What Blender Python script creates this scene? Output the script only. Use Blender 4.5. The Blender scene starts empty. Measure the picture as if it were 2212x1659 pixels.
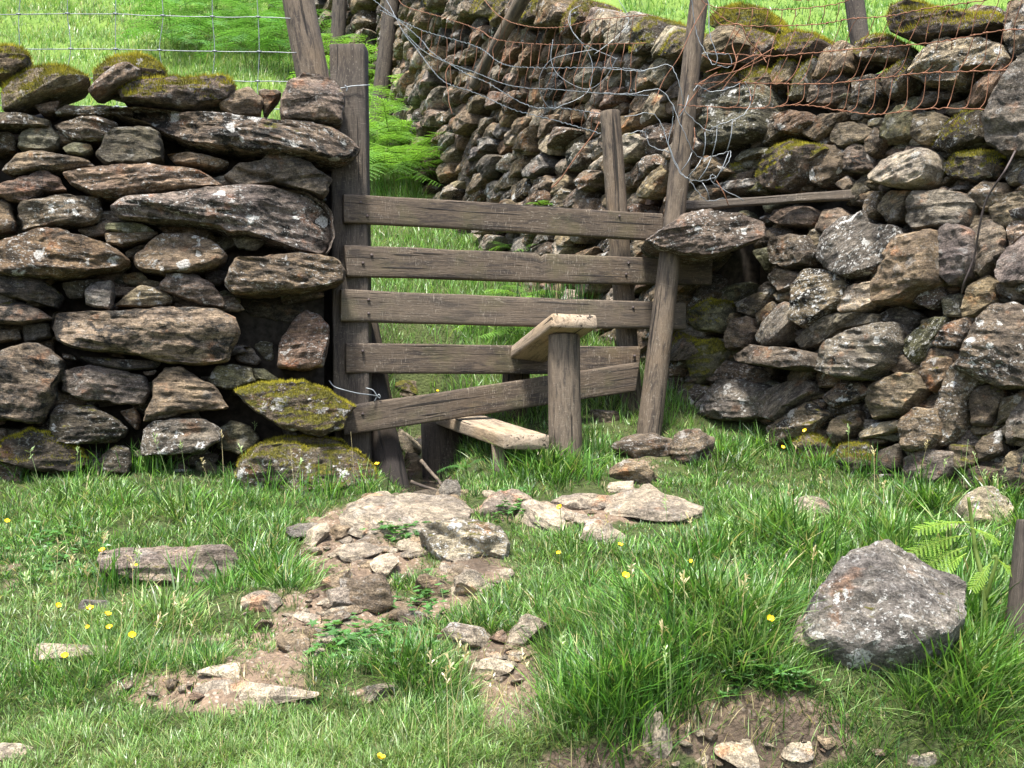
import bpy, math, random
import numpy as np
from mathutils import Vector
PI = math.pi
rng = np.random.default_rng(11)
random.seed(5)
S = bpy.context.scene
COL = S.collection
FPX = 2372.0          # focal length in units of a 2212 px wide picture
CU, CV = 1106.0, 829.5

# ------------------------------------------------------------------ noise
def _hash(ix, iy, iz, seed):
    h = (ix.astype(np.int64) * 374761393 + iy.astype(np.int64) * 668265263 + iz.astype(np.int64) * 2147483647 + seed * 974634121) & 0xFFFFFFFF
    h = ((h ^ (h >> 13)) * 1274126177) & 0xFFFFFFFF
    h = ((h ^ (h >> 16)) * 2246822519) & 0xFFFFFFFF
    return ((h ^ (h >> 15)) & 0xFFFFFF) / float(0xFFFFFF)

def vnoise(p, seed=0):
    p = np.asarray(p, float)
    i = np.floor(p).astype(np.int64)
    f = p - i
    f = f * f * (3 - 2 * f)
    out = 0
    for dx in (0, 1):
        wx = f[:, 0] if dx else 1 - f[:, 0]
        for dy in (0, 1):
            wy = f[:, 1] if dy else 1 - f[:, 1]
            for dz in (0, 1):
                wz = f[:, 2] if dz else 1 - f[:, 2]
                out = out + wx * wy * wz * _hash(i[:, 0] + dx, i[:, 1] + dy, i[:, 2] + dz, seed)
    return out * 2 - 1

def fbm(p, seed=0, oct=3, gain=.5):
    p = np.asarray(p, float)
    a, o, s = 1.0, 0, 0
    for k in range(oct):
        o = o + a * vnoise(p * (2.03 ** k) + 17.3 * k, seed + k)
        s += a
        a *= gain
    return o / s

def n2(x, y, sc, seed=0, oct=3):
    x = np.asarray(x, float).ravel(); y = np.asarray(y, float).ravel()
    return fbm(np.stack([x * sc, y * sc, np.zeros_like(x) + .37], 1), seed, oct)

def sstep(a, b, x):
    t = np.clip((x - a) / (b - a), 0, 1)
    return t * t * (3 - 2 * t)

# ------------------------------------------------------------------ meshes and objects
def mesh(name, V, quads=None, tris=None, attrs=None, smooth=True):
    me = bpy.data.meshes.new(name)
    V = np.asarray(V, np.float32)
    loops, starts, tot, n = [], [], [], 0
    for F, k in ((quads, 4), (tris, 3)):
        if F is None or len(F) == 0:
            continue
        F = np.asarray(F, np.int32)
        loops.append(F.ravel())
        starts.append(n + np.arange(len(F), dtype=np.int32) * k)
        tot.append(np.full(len(F), k, np.int32))
        n += F.size
    loops = np.concatenate(loops); starts = np.concatenate(starts); tot = np.concatenate(tot)
    me.vertices.add(len(V)); me.vertices.foreach_set('co', V.ravel())
    me.loops.add(len(loops)); me.loops.foreach_set('vertex_index', loops)
    me.polygons.add(len(starts)); me.polygons.foreach_set('loop_start', starts)
    me.polygons.foreach_set('loop_total', tot)
    me.polygons.foreach_set('use_smooth', np.full(len(starts), bool(smooth)))
    for k, (A, typ) in (attrs or {}).items():
        at = me.attributes.new(k, typ, 'POINT')
        A = np.asarray(A, np.float32)
        at.data.foreach_set({'FLOAT': 'value', 'FLOAT_VECTOR': 'vector', 'FLOAT_COLOR': 'color'}[typ], A.ravel())
    me.update(calc_edges=True)
    me.validate()
    return me

class Geo:
    """collects geometry; build() links it as ONE mesh object"""
    def __init__(s):
        s.V, s.Q, s.T, s.A, s.n = [], [], [], {}, 0
    def add(s, V, Q=None, T=None, **attrs):
        V = np.asarray(V, float).reshape(-1, 3)
        if Q is not None and len(Q): s.Q.append(np.asarray(Q, int) + s.n)
        if T is not None and len(T): s.T.append(np.asarray(T, int) + s.n)
        for k, a in attrs.items():
            a = np.asarray(a, float)
            a = np.broadcast_to(a, (len(V),) + a.shape[-1:]) if a.ndim <= 1 and a.shape != (len(V),) else a
            s.A.setdefault(k, []).append(a)
        s.V.append(V); s.n += len(V)
        return s
    def build(s, name, mat, parent=None, label=None, smooth=True, origin=None, kind=None, sharp=None):
        V = np.concatenate(s.V)
        o0 = np.array(origin) if origin is not None else V.mean(0)
        at = {}
        for k, L in s.A.items():
            A = np.concatenate([np.asarray(a).reshape(len(a), -1) for a in L])
            at[k] = (A, {1: 'FLOAT', 3: 'FLOAT_VECTOR', 4: 'FLOAT_COLOR'}[A.shape[1]])
        me = mesh(name, V - o0, np.concatenate(s.Q) if s.Q else None, np.concatenate(s.T) if s.T else None, at, smooth)
        me.materials.append(mat)
        if mat.name.startswith('schist'): me.set_sharp_from_angle(angle=math.radians(30))
        return link(name, me, o0, parent, label, kind)

WORLD = {}
def link(name, data, loc, parent=None, label=None, kind=None):
    o = bpy.data.objects.new(name, data)
    COL.objects.link(o)
    loc = np.array(loc, float)
    WORLD[o.name] = loc
    if parent is not None:
        o.parent = parent
        o.location = loc - WORLD[parent.name]
    else:
        o.location = loc
    if label: o['label'] = label
    if kind: o['kind'] = kind
    return o

def tag(o, label, cat, group=None, kind=None):
    o['label'] = label; o['category'] = cat
    if group: o['group'] = group
    o['kind'] = kind or 'thing'
    return o

def thing(name, loc, label, cat, group=None):
    return tag(link(name, None, loc), label, cat, group)

def unit(v):
    v = np.asarray(v, float)
    return v / max(1e-9, np.linalg.norm(v))

def ray(u, v, y):
    """the point at depth y seen at picture place (u, v)"""
    return np.array([(u - CU) / FPX * y, y, (CV - v) / FPX * y])

def loft(secs, cap=True):
    """secs: (n, m, 3) closed sections -> V, quads, tris"""
    secs = np.asarray(secs, float)
    n, m, _ = secs.shape
    V = secs.reshape(-1, 3)
    i = np.arange(n - 1)[:, None] * m; j = np.arange(m)[None, :]; k = (j + 1) % m
    Q = np.stack([i + j, i + k, i + m + k, i + m + j], -1).reshape(-1, 4)
    T = []
    if cap:
        c0, c1 = secs[0].mean(0), secs[-1].mean(0)
        V = np.concatenate([V, [c0, c1]])
        a, b = n * m, n * m + 1
        for q in range(m):
            T.append((a, (q + 1) % m, q)); T.append((b, (n - 1) * m + q, (n - 1) * m + (q + 1) % m))
    return V, Q, np.array(T, int) if T else None

def tube(pts, r, sides=5, r1=None):
    pts = np.asarray(pts, float)
    n = len(pts)
    t = np.gradient(pts, axis=0)
    t /= np.linalg.norm(t, axis=1)[:, None] + 1e-9
    ref = np.array([0, 0, 1.0]) if abs(t[:, 2]).mean() < .8 else np.array([1.0, 0, 0])
    a = np.cross(t, ref); a /= np.linalg.norm(a, axis=1)[:, None] + 1e-9
    b = np.cross(t, a)
    ang = np.arange(sides) / sides * 2 * PI
    rr = np.linspace(r, r if r1 is None else r1, n)[:, None, None]
    s = pts[:, None] + rr * (np.cos(ang)[None, :, None] * a[:, None] + np.sin(ang)[None, :, None] * b[:, None])
    return loft(s)

def smooth_line(pts, n):
    """Catmull-Rom through pts, n samples"""
    P = np.asarray(pts, float)
    P = np.concatenate([[2 * P[0] - P[1]], P, [2 * P[-1] - P[-2]]])
    m = len(P) - 3
    t = np.linspace(0, m - 1e-6, n)
    i = t.astype(int); f = (t - i)[:, None]
    p0, p1, p2, p3 = P[i], P[i + 1], P[i + 2], P[i + 3]
    return .5 * (2 * p1 + (p2 - p0) * f + (2 * p0 - 5 * p1 + 4 * p2 - p3) * f ** 2 + (3 * p1 - p0 - 3 * p2 + p3) * f ** 3)

# ------------------------------------------------------------------ the lie of the land
_YS = np.array([-40, -10, 0, 1.5, 2.4, 3.0, 3.9, 4.7, 5.4, 6, 7, 9, 14, 20, 60, 120, 400.])
_ZS = np.array([-8, -2.3, -1.3, -.99, -.84, -.715, -.605, -.456, -.296, -.05, .42, 1.47, 3.95, 7.0, 27, 42, 60.])
_yy = np.linspace(-40, 400, 8801)
_zz = np.interp(_yy, _YS, _ZS)
_k = np.hanning(13); _k /= _k.sum()
_zz = np.convolve(np.pad(_zz, 6, mode='edge'), _k, 'valid')

def uvof(x, y, z):
    return CU + FPX * x / y, CV - FPX * z / y

def gz(x, y):
    x = np.asarray(x, float); y = np.asarray(y, float)
    sh = np.broadcast(x, y).shape
    x = np.broadcast_to(x, sh).ravel(); y = np.broadcast_to(y, sh).ravel()
    z = np.interp(y, _yy, _zz)
    near = sstep(7.5, 5.5, y)
    z = z - .075 * np.exp(-((x + .85) / .55) ** 2) * sstep(4.1, 4.6, y) * near
    far = sstep(8, 20, y)
    z = z + n2(x, y, 1.1, 3) * (.05 + .25 * far) + n2(x, y, 4.2, 9, 2) * (.028 + .05 * far)
    # terracettes of the grazed hillside
    z = z + far * .10 * np.sin(z * 5.5 + n2(x, y, .5, 21) * 3)
    # the little stream under the stile
    gx = np.interp(y, [4.6, 4.9, 5.8, 6.5, 7.2], [-.36, -.40, -.475, -.55, -.6])
    fl = np.interp(y, [4.5, 4.9, 5.8, 6.5, 7.3], [-.50, -.52, -.50, -.37, .3])
    z = z + (np.minimum(z, fl) - z) * np.exp(-np.abs((x - gx) / np.interp(y, [4.8, 5.8, 6.5], [.16, .22, .2])) ** 4) * sstep(7.1, 6.4, y)
    # trodden hollows and the mud bank in front
    for cx, cy, rx, ry, d in ((-.02, 2.86, .17, .16, .10), (.52, 2.36, .42, .17, .22), (.9, 2.5, .3, .14, .10), (.2, 2.42, .2, .1, .10), (-.42, 3.35, .2, .3, .05)):
        z = z - d * np.exp(-(((x - cx) / rx) ** 2 + ((y - cy) / ry) ** 2) ** 1.6)
    # turf bank with an undercut edge at the front
    z = z + .06 * sstep(2.50, 2.66, y + .05 * np.sin(x * 9)) * sstep(.12, .3, x) * sstep(1.3, .9, x) * sstep(3.3, 2.9, y)
    # turf hummocks
    for cx, cy, rx, ry, d in ((.45, 2.85, .4, .2, .10), (1.25, 4.95, .4, .35, -.07), (.3, 4.8, .25, .2, .03), (-.65, 2.8, .4, .1, .05), (-.62, 3.35, .25, .12, .05)):
        z = z + d * np.exp(-(((x - cx) / rx) ** 2 + ((y - cy) / ry) ** 2))
    return z.reshape(sh)

def ghit(u, v, y0=1.6, y1=45):
    ys = np.concatenate([np.arange(y0, 9, .008), np.arange(9, y1, .04)])
    k = (u - CU) / FPX; t = (CV - v) / FPX
    d = gz(k * ys, ys) - t * ys
    i = np.argmax(d >= 0)
    y = ys[i] if d[i] >= 0 else ys[-1]
    return np.array([k * y, y, float(gz(k * y, y))])
# ------------------------------------------------------------------ materials
class NT:
    def __init__(s, name):
        s.m = bpy.data.materials.new(name); s.m.use_nodes = True
        s.t = s.m.node_tree; s.t.nodes.clear()
        s.out = s.n('ShaderNodeOutputMaterial')
    def n(s, typ, **kw):
        x = s.t.nodes.new(typ)
        for k, v in kw.items(): setattr(x, k, v)
        return x
    def l(s, a, b): s.t.links.new(a, b)
    def set(s, sock, v):
        if hasattr(v, 'is_output') or isinstance(v, bpy.types.NodeSocket): s.l(v, sock)
        else: sock.default_value = v
    def attr(s, name, out='Fac'):
        a = s.n('ShaderNodeAttribute', attribute_name=name); return a.outputs[out]
    def math(s, op, a, b=None, c=None, clamp=False):
        x = s.n('ShaderNodeMath', operation=op, use_clamp=clamp)
        for i, v in enumerate((a, b, c)):
            if v is not None: s.set(x.inputs[i], v)
        return x.outputs[0]
    def vmul(s, a, b):
        x = s.n('ShaderNodeVectorMath', operation='MULTIPLY'); s.set(x.inputs[0], a); s.set(x.inputs[1], b); return x.outputs[0]
    def noise(s, vec, scale, detail=4, rough=.55, dist=0):
        x = s.n('ShaderNodeTexNoise'); s.l(vec, x.inputs['Vector'])
        x.inputs['Scale'].default_value = scale; x.inputs['Detail'].default_value = detail
        x.inputs['Roughness'].default_value = rough; x.inputs['Distortion'].default_value = dist
        return x.outputs['Fac']
    def ramp(s, fac, stops, interp='LINEAR'):
        x = s.n('ShaderNodeValToRGB'); s.l(fac, x.inputs[0]); e = x.color_ramp.elements
        x.color_ramp.interpolation = interp
        while len(e) < len(stops): e.new(.5)
        for q, (p, c) in zip(e, stops):
            q.position = p; q.color = (*c, 1) if hasattr(c, '__len__') else (c, c, c, 1)
        return x.outputs[0]
    def mix(s, fac, a, b, blend='MIX'):
        x = s.n('ShaderNodeMix', data_type='RGBA', blend_type=blend)
        s.set(x.inputs['Factor'], fac)
        for sock, v in ((x.inputs['A'], a), (x.inputs['B'], b)):
            s.set(sock, (*v, 1) if isinstance(v, tuple) and len(v) == 3 else v)
        return x.outputs['Result']
    def mixv(s, v, f, k):
        x = s.n('ShaderNodeVectorMath', operation='ADD'); s.l(v, x.inputs[0]); y = s.n('ShaderNodeCombineXYZ')
        q = s.math('MULTIPLY', s.math('SUBTRACT', f, .5), k * 2)
        for i in range(3): s.l(q, y.inputs[i])
        s.l(y.outputs[0], x.inputs[1]); return x.outputs[0]
    def smooth(s, x, a, b):
        m = s.n('ShaderNodeMapRange', interpolation_type='SMOOTHSTEP'); s.l(x, m.inputs[0])
        m.inputs[1].default_value = a; m.inputs[2].default_value = b
        return m.outputs[0]
    def bump(s, h, strength, dist, prev=None):
        b = s.n('ShaderNodeBump'); b.inputs['Strength'].default_value = strength; b.inputs['Distance'].default_value = dist
        s.l(h, b.inputs['Height'])
        if prev is not None: s.l(prev, b.inputs['Normal'])
        return b.outputs[0]
    def bsdf(s, col, rough=.85, spec=.3, normal=None):
        b = s.n('ShaderNodeBsdfPrincipled'); s.set(b.inputs['Base Color'], (*col, 1) if isinstance(col, tuple) and len(col) == 3 else col)
        s.set(b.inputs['Roughness'], rough); s.set(b.inputs['Specular IOR Level'], spec)
        if normal is not None: s.l(normal, b.inputs['Normal'])
        return b.outputs[0]
    def done(s, sh): s.l(sh, s.out.inputs[0]); return s.m

def m_stone():
    t = NT('schist')
    bc, col, par = t.attr('bc', 'Vector'), t.attr('col', 'Vector'), t.attr('par', 'Vector')
    sp = t.n('ShaderNodeSeparateXYZ'); t.l(par, sp.inputs[0]); moss, lich, dark = sp.outputs
    str_ = t.vmul(bc, (1, 1, 5.5))
    big = t.noise(t.vmul(bc, (1, 1, 2.2)), 7, 4, .6)
    lay = t.noise(str_, 22, 5, .62, .4)
    grain = t.noise(bc, 160, 4, .7)
    mid = t.noise(t.vmul(bc, (1, 1, 1.9)), 34, 6, .72, .5)
    c = t.mix(t.smooth(big, .36, .66), t.mix(1, col, (.70, .66, .62), 'MULTIPLY'), t.mix(1, col, (1.25, 1.17, 1.02), 'MULTIPLY'))
    c = t.mix(t.attr('lay'), c, t.ramp(lay, [(.28, .28), (.5, .95), (.72, 1.65)]), 'MULTIPLY')
    c = t.mix(.85, c, t.ramp(mid, [(.3, .30), (.5, 1.0), (.7, 1.75)]), 'MULTIPLY')
    c = t.mix(.8, c, t.ramp(grain, [(.3, .35), (.5, 1), (.7, 1.75)]), 'MULTIPLY')
    # rusty stains
    c = t.mix(t.math('MULTIPLY', t.smooth(t.noise(bc, 9.3, 3), .58, .72), .55), c, t.mix(1, c, (1.5, .85, .5), 'MULTIPLY'))
    # black crust
    dk = t.math('MULTIPLY', t.smooth(t.noise(t.vmul(bc, (1, 1, 1.7)), 11, 5, .68, .6), .46, .60), dark)
    c = t.mix(dk, c, t.mix(t.smooth(grain, .4, .7), (.012, .011, .009), (.055, .048, .038)))
    # pale lichen: crusty patches and fine speckle
    l1 = t.smooth(t.noise(bc, 17, 5, .66, .3), .60, .645)
    l2 = t.math('MULTIPLY', t.smooth(t.noise(t.vmul(bc, (1, 1, 1.6)), 62, 4, .7), .55, .62), t.math('MULTIPLY', t.smooth(t.noise(bc, 6.5, 3), .36, .62), .95))
    vo = t.n('ShaderNodeTexVoronoi'); vo.inputs['Scale'].default_value = 11
    t.l(t.mixv(bc, t.noise(bc, 40, 3), .035), vo.inputs['Vector'])
    vs = t.n('ShaderNodeSeparateColor'); t.l(vo.outputs['Color'], vs.inputs[0])
    l3 = t.math('MULTIPLY', t.smooth(t.math('SUBTRACT', vo.outputs['Distance'], t.math('MULTIPLY', vs.outputs[1], .34)), .05, .0), t.math('GREATER_THAN', vs.outputs[0], .62))
    l3 = t.math('MULTIPLY', l3, t.smooth(grain, .25, .5))
    lf = t.math('MULTIPLY', t.math('MAXIMUM', t.math('MAXIMUM', l1, l2), l3), lich, clamp=True)
    c = t.mix(lf, c, t.mix(t.smooth(grain, .35, .65), (.34, .33, .29), (.74, .73, .68)))
    # moss in patches on ledges
    geo = t.n('ShaderNodeNewGeometry'); sn = t.n('ShaderNodeSeparateXYZ'); t.l(geo.outputs['Normal'], sn.inputs[0])
    up = t.math('ADD', t.math('MULTIPLY', sn.outputs[2], .35), t.math('MULTIPLY', t.noise(bc, 13, 4, .65), 1.3))
    mf = t.math('MULTIPLY', t.smooth(t.math('ADD', up, t.math('MULTIPLY', moss, .5)), 1.17, 1.32), t.smooth(moss, .02, .12))
    mcol = t.ramp(t.noise(bc, 70, 4, .7), [(.3, (.024, .023, .006)), (.5, (.085, .08, .014)), (.72, (.22, .19, .03))])
    c = t.mix(mf, c, mcol)
    h = t.math('ADD', t.math('MULTIPLY', lay, .9), t.math('MULTIPLY', mid, .7))
    nb = t.bump(h, 1.0, .026)
    nb = t.bump(t.math('ADD', grain, t.math('MULTIPLY', lf, .6)), .9, .009, nb)
    return t.done(t.bsdf(c, .86, .22, nb))

def m_wood(name, a, b, scratch=.6, green=0.0, fleck=.42, blotch=.8):
    t = NT(name)
    bc, v = t.attr('bc', 'Vector'), t.attr('rnd')
    big = t.noise(bc, 2.6, 3)
    gr = t.noise(t.vmul(bc, (1.2, 26, 26)), 6, 5, .65, .5)
    fine = t.noise(t.vmul(bc, (4, 90, 90)), 7, 4, .7)
    blot = t.noise(t.vmul(bc, (.4, 2.4, 2.4)), 13, 6, .72, .6)
    c = t.mix(gr, a, b)
    c = t.mix(.9, c, t.ramp(fine, [(.3, .45), (.52, 1), (.72, 1.6)]), 'MULTIPLY')
    c = t.mix(t.math('MULTIPLY', t.smooth(blot, .46, .62), blotch), c, (.026, .021, .018))
    c = t.mix(t.math('MULTIPLY', t.smooth(big, .5, .7), .45), c, t.mix(1, c, (1.35, 1.15, .85), 'MULTIPLY'))
    if green: c = t.mix(t.math('MULTIPLY', t.smooth(t.noise(bc, 6, 4, .6), .5, .7), green), c, (.10, .10, .03))
    # pale scuffs from boots and dogs, across the grain
    sc = t.noise(t.vmul(bc, (60, 6, 9)), 2.0, 4, .65, 2.6)
    scm = t.math('MULTIPLY', t.smooth(sc, .58, .67), t.smooth(t.noise(bc, 5, 3), .40, .58))
    c = t.mix(t.math('MULTIPLY', scm, scratch), c, (.38, .33, .26))
    fl = t.math('MULTIPLY', t.smooth(t.noise(t.vmul(bc, (1, 3, 3)), 42, 5, .75), .57, .65), t.math('MULTIPLY', t.smooth(t.noise(bc, 4.3, 3), .4, .62), fleck))
    c = t.mix(fl, c, (.36, .32, .25))
    crack = t.smooth(t.noise(t.vmul(bc, (.55, 16, 16)), 3.1, 3, .5, .3), .63, .665)
    c = t.mix(t.math('MULTIPLY', crack, .85), c, (.008, .007, .006))
    c = t.mix(t.math('MULTIPLY', t.math('SUBTRACT', v, .5), .6), c, (.3, .25, .19))
    h = t.math('SUBTRACT', t.math('ADD', gr, t.math('MULTIPLY', fine, .6)), t.math('MULTIPLY', crack, 1.6))
    return t.done(t.bsdf(c, .82, .25, t.bump(h, .7, .006)))

def m_plain(name, col, rough=.6, spec=.4, metal=0, var=.3, scale=40):
    t = NT(name)
    tc = t.n('ShaderNodeTexCoord').outputs['Object']
    nz = t.noise(tc, scale, 4, .6)
    c = t.mix(1, col, t.ramp(nz, [(.3, 1 - var), (.7, 1 + var)]), 'MULTIPLY')
    b = t.n('ShaderNodeBsdfPrincipled'); t.l(c, b.inputs['Base Color'])
    b.inputs['Roughness'].default_value = rough; b.inputs['Specular IOR Level'].default_value = spec; b.inputs['Metallic'].default_value = metal
    return t.done(b.outputs[0])

def m_leaf(name, rough=.5, spec=.3, trans=.38):
    """colour comes from the blade's own tint attribute"""
    t = NT(name)
    c = t.attr('tint', 'Color')
    d = t.bsdf(c, rough, spec)
    tr = t.n('ShaderNodeBsdfTranslucent'); t.l(t.mix(1, c, (1.3, 1.25, .7), 'MULTIPLY'), tr.inputs[0])
    mx = t.n('ShaderNodeMixShader'); mx.inputs[0].default_value = trans
    t.l(d, mx.inputs[1]); t.l(tr.outputs[0], mx.inputs[2])
    return t.done(mx.outputs[0])

def m_ground():
    t = NT('turf_and_soil')
    g = t.n('ShaderNodeNewGeometry').outputs['Position']
    bare, wet = t.attr('bare'), t.attr('wet')
    f = t.noise(g, 60, 5, .7); m = t.noise(g, 9, 4, .6); peb = t.n('ShaderNodeTexVoronoi'); t.l(g, peb.inputs['Vector']); peb.inputs['Scale'].default_value = 55
    turf = t.mix(m, (.016, .026, .007), (.070, .085, .022))
    turf = t.mix(.6, turf, t.ramp(f, [(.3, .4), (.7, 1.6)]), 'MULTIPLY')
    soil = t.mix(m, (.075, .050, .032), (.27, .195, .13))
    soil = t.mix(.9, soil, t.ramp(f, [(.3, .45), (.7, 1.5)]), 'MULTIPLY')
    soil = t.mix(t.smooth(peb.outputs['Distance'], .34, .18), soil, t.mix(m, (.22, .17, .12), (.38, .32, .25)))
    mud = t.mix(f, (.028, .02, .013), (.10, .072, .048))
    soil = t.mix(wet, soil, mud)
    far = t.n('ShaderNodeSeparateXYZ'); t.l(g, far.inputs[0])
    hill = t.mix(t.noise(g, 2.2, 5, .6), (.055, .125, .018), (.17, .24, .045))
    turf = t.mix(t.smooth(far.outputs[1], 7.5, 12), turf, hill)
    c = t.mix(t.smooth(t.math('ADD', bare, t.math('MULTIPLY', t.math('SUBTRACT', t.noise(g, 22, 4, .65), .5), .7)), .35, .6), turf, soil)
    nb = t.bump(t.math('ADD', f, t.math('MULTIPLY', peb.outputs['Distance'], -.6)), .9, .018)
    ro = t.math('SUBTRACT', .93, t.math('MULTIPLY', wet, .45))
    return t.done(t.bsdf(c, ro, .3, nb))

def m_water():
    t = NT('stream_water')
    g = t.n('ShaderNodeNewGeometry').outputs['Position']
    nb = t.bump(t.noise(t.vmul(g, (1, .6, 1)), 38, 3, .6, 1.0), .8, .012)
    return t.done(t.bsdf((.022, .017, .013), .06, .6, nb))

STONE = m_stone()
WOOD = m_wood('weathered_rail_wood', (.030, .022, .015), (.142, .108, .076), .55, .2)
WOODP = m_wood('weathered_post_wood', (.054, .041, .029), (.185, .144, .102), .2)
WOODB = m_wood('dark_post_wood', (.026, .021, .017), (.11, .09, .07), .3)
WOODW = m_wood('wet_and_shaded_wood', (.012, .010, .009), (.045, .036, .03), .05, 0, .06)  # wet strut timber, also painted shade on the post behind the gatepost
WOODS = m_wood('worn_step_wood', (.19, .145, .10), (.40, .32, .23), .25, .1, .4, .5)
GALV = m_plain('galvanised_wire', (.17, .185, .19), .45, .5, .5)
RUST = m_plain('rusty_wire', (.17, .078, .042), .8, .3, 0, .4)
DARKWIRE = m_plain('dark_wire', (.06, .045, .04), .7)
LEAF = m_leaf('grass_blades', .36, .5)
FERN = m_leaf('fern_fronds', .55, .25, .42)
MOSS = m_leaf('moss_cushions', .9, .1, .2)
PETAL = m_plain('buttercup_petal', (.86, .60, .02), .3, .5, 0, .08)
GROUND = m_ground()
WATER = m_water()
CORE = m_plain('shaded_wall_hearting', (.030, .025, .020), .95, .1, 0, .6, 30)  # near-black: shadow in the gaps between stones is put into the colour
# ------------------------------------------------------------------ stones
TINT = {'n': (.168, .138, .104), 't': (.215, .172, .120), 'g': (.190, .178, .158), 'r': (.205, .148, .104), 'd': (.095, .083, .067),
        'e': (.15, .15, .10), 'p': (.315, .278, .222), 'v': (.170, .150, .130)}

def chaikin(P, r=.22, it=2):
    for _ in range(it):
        Q = np.roll(P, -1, 0)
        P = np.stack([P * (1 - r) + Q * r, P * r + Q * (1 - r)], 1).reshape(-1, 2)
    return P

def resample(P, n):
    Q = np.concatenate([P, P[:1]])
    d = np.concatenate([[0], np.cumsum(np.linalg.norm(np.diff(Q, axis=0), axis=1))])
    t = np.linspace(0, d[-1], n, endpoint=False)
    return np.stack([np.interp(t, d, Q[:, 0]), np.interp(t, d, Q[:, 1])], 1)

def parea(P):
    x, y = P.T
    return .5 * (x * np.roll(y, -1) - np.roll(x, -1) * y).sum()

def stone_geo(G, poly, O, ex, ez, nrm, seed, bulge=None, thick=.3, tint='n', moss=0., lich=.55, dark=.6, push=0., tilt=0., res=.013, tz=None, rnd=.075):
    """one roughly split stone: poly (wall-plane metres) is its outline seen face on; it goes `thick` back into the wall"""
    r = np.random.default_rng(seed)
    poly = np.asarray(poly, float)
    if parea(poly) < 0: poly = poly[::-1]
    A = abs(parea(poly)); R = math.sqrt(A / PI)
    if bulge is None: bulge = float(np.clip(R * r.uniform(.5, .75), .012, .10))
    per = np.linalg.norm(poly - np.roll(poly, 1, 0), axis=1).sum()
    N = int(np.clip(per / res, 20, 130)); M = int(np.clip(R / res * 1.15, 4, 18))
    out = resample(chaikin(poly, rnd, 1), N)
    x0, x1 = poly.min(0), poly.max(0)
    c = out.mean(0)
    sd = seed % 997 * 1.37
    # ragged edge
    dirs = out - c; L = np.linalg.norm(dirs, axis=1)[:, None]
    e = fbm(np.c_[out / max(R, .03) * 2.4, np.full(N, sd)], 5, 3) * R * .10 + fbm(np.c_[out * 45, np.full(N, sd)], 6, 2) * min(.006, R * .08)
    out = out + dirs / L * e[:, None]
    rad = 1 - np.arange(M) / M
    rad = rad ** .85
    P = c + rad[:, None, None] * (out - c)[None]
    P = np.concatenate([P.reshape(-1, 2), c[None]])
    # facets
    hs = []
    nE = len(poly)
    for i in range(nE):
        a, b = poly[i], poly[(i + 1) % nE]
        d = b - a; ln = np.linalg.norm(d)
        if ln < 1e-6: continue
        o = np.array([d[1], -d[0]]) / ln                       # outward
        if o[1] > .4: m = r.uniform(.4, 1.4); e0 = r.uniform(.35, .85)
        elif o[1] < -.4: m = r.uniform(.8, 3.0); e0 = r.uniform(.6, 1.0)
        else: m = r.uniform(.5, 2.6); e0 = r.uniform(.4, .95)
        hs.append(e0 * bulge + m * np.maximum(-((P - a) @ o), -.01))
    tx = r.uniform(-.28, .28)
    tzz = r.uniform(-.38, .12) if tz is None else tz
    hs.append(bulge + tx * (P[:, 0] - c[0]) + tzz * (P[:, 1] - c[1]))
    for _ in range(3):
        a = r.uniform(0, 2 * PI); q = c + R * r.uniform(.1, .7) * np.array([math.cos(a), math.sin(a)])
        g = r.uniform(.12, .6)
        hs.append(bulge * r.uniform(.92, 1.05) - g * ((P - q) @ np.array([math.cos(a), math.sin(a)])))
    hs = np.array(hs); k = .045 * bulge + .0006
    h = -k * np.log(np.exp(-np.clip(hs, -.3, 3) / k).sum(0))
    ct, st = math.cos(tilt), math.sin(tilt)
    def bedc(P2, hh):
        d = P2 - c
        return np.c_[d[:, 0] * ct + d[:, 1] * st, hh, -d[:, 0] * st + d[:, 1] * ct]
    B = bedc(P, h)
    edge = np.concatenate([np.repeat(rad, N), [0]])
    h = h - bulge * .3 * np.clip((edge - .95) / .05, 0, 1) ** 2
    led = vnoise(B * np.array([4, 4, 26]) + sd, 41); led = np.sign(led) * np.abs(led) ** .45
    h = h + (fbm(B * np.array([9, 9, 15]) + sd, 31, 3) * bulge * .20 - np.abs(fbm(B * np.array([13, 13, 20]) + sd, 33, 3)) * bulge * .22
             + led * min(.008, bulge * .16) + vnoise(B * np.array([8, 8, 75]) + sd, 43) * min(.006, bulge * .13)
             + fbm(B * 40 + sd, 51, 2) * min(.008, bulge * .16))
    rows = [np.c_[P, h]]
    for sc_, dp in ((1.0, -.05), (.95, -.6), (.8, -1.0)):
        rows.append(np.c_[c + (out - c) * sc_, np.full(N, dp * thick)])
    H = np.concatenate(rows)
    V = O + H[:, :1] * ex + H[:, 1:2] * ez + (H[:, 2:3] + push) * nrm
    j = np.arange(N); kx = (j + 1) % N
    Q = [np.stack([i * N + j, i * N + kx, (i + 1) * N + kx, (i + 1) * N + j], 1) for i in range(M - 1)]
    ctr = M * N
    T = [np.stack([(M - 1) * N + j, (M - 1) * N + kx, np.full(N, ctr)], 1)]
    b0 = ctr + 1
    Q.append(np.stack([b0 + j, b0 + kx, kx, j], 1))
    for i in range(2):
        Q.append(np.stack([b0 + (i + 1) * N + j, b0 + (i + 1) * N + kx, b0 + i * N + kx, b0 + i * N + j], 1))
    last = b0 + 2 * N
    T.append(np.stack([last + kx, last + j, np.full(N, last)], 1)[1:-1])
    bc = bedc(H[:, :2], H[:, 2]) + np.array([sd, sd * .7, sd * .3])
    v = r.uniform(.72, 1.22)
    col = np.array(TINT[tint]) * v * np.array([1, r.uniform(.95, 1.04), r.uniform(.88, 1.08)])
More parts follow.
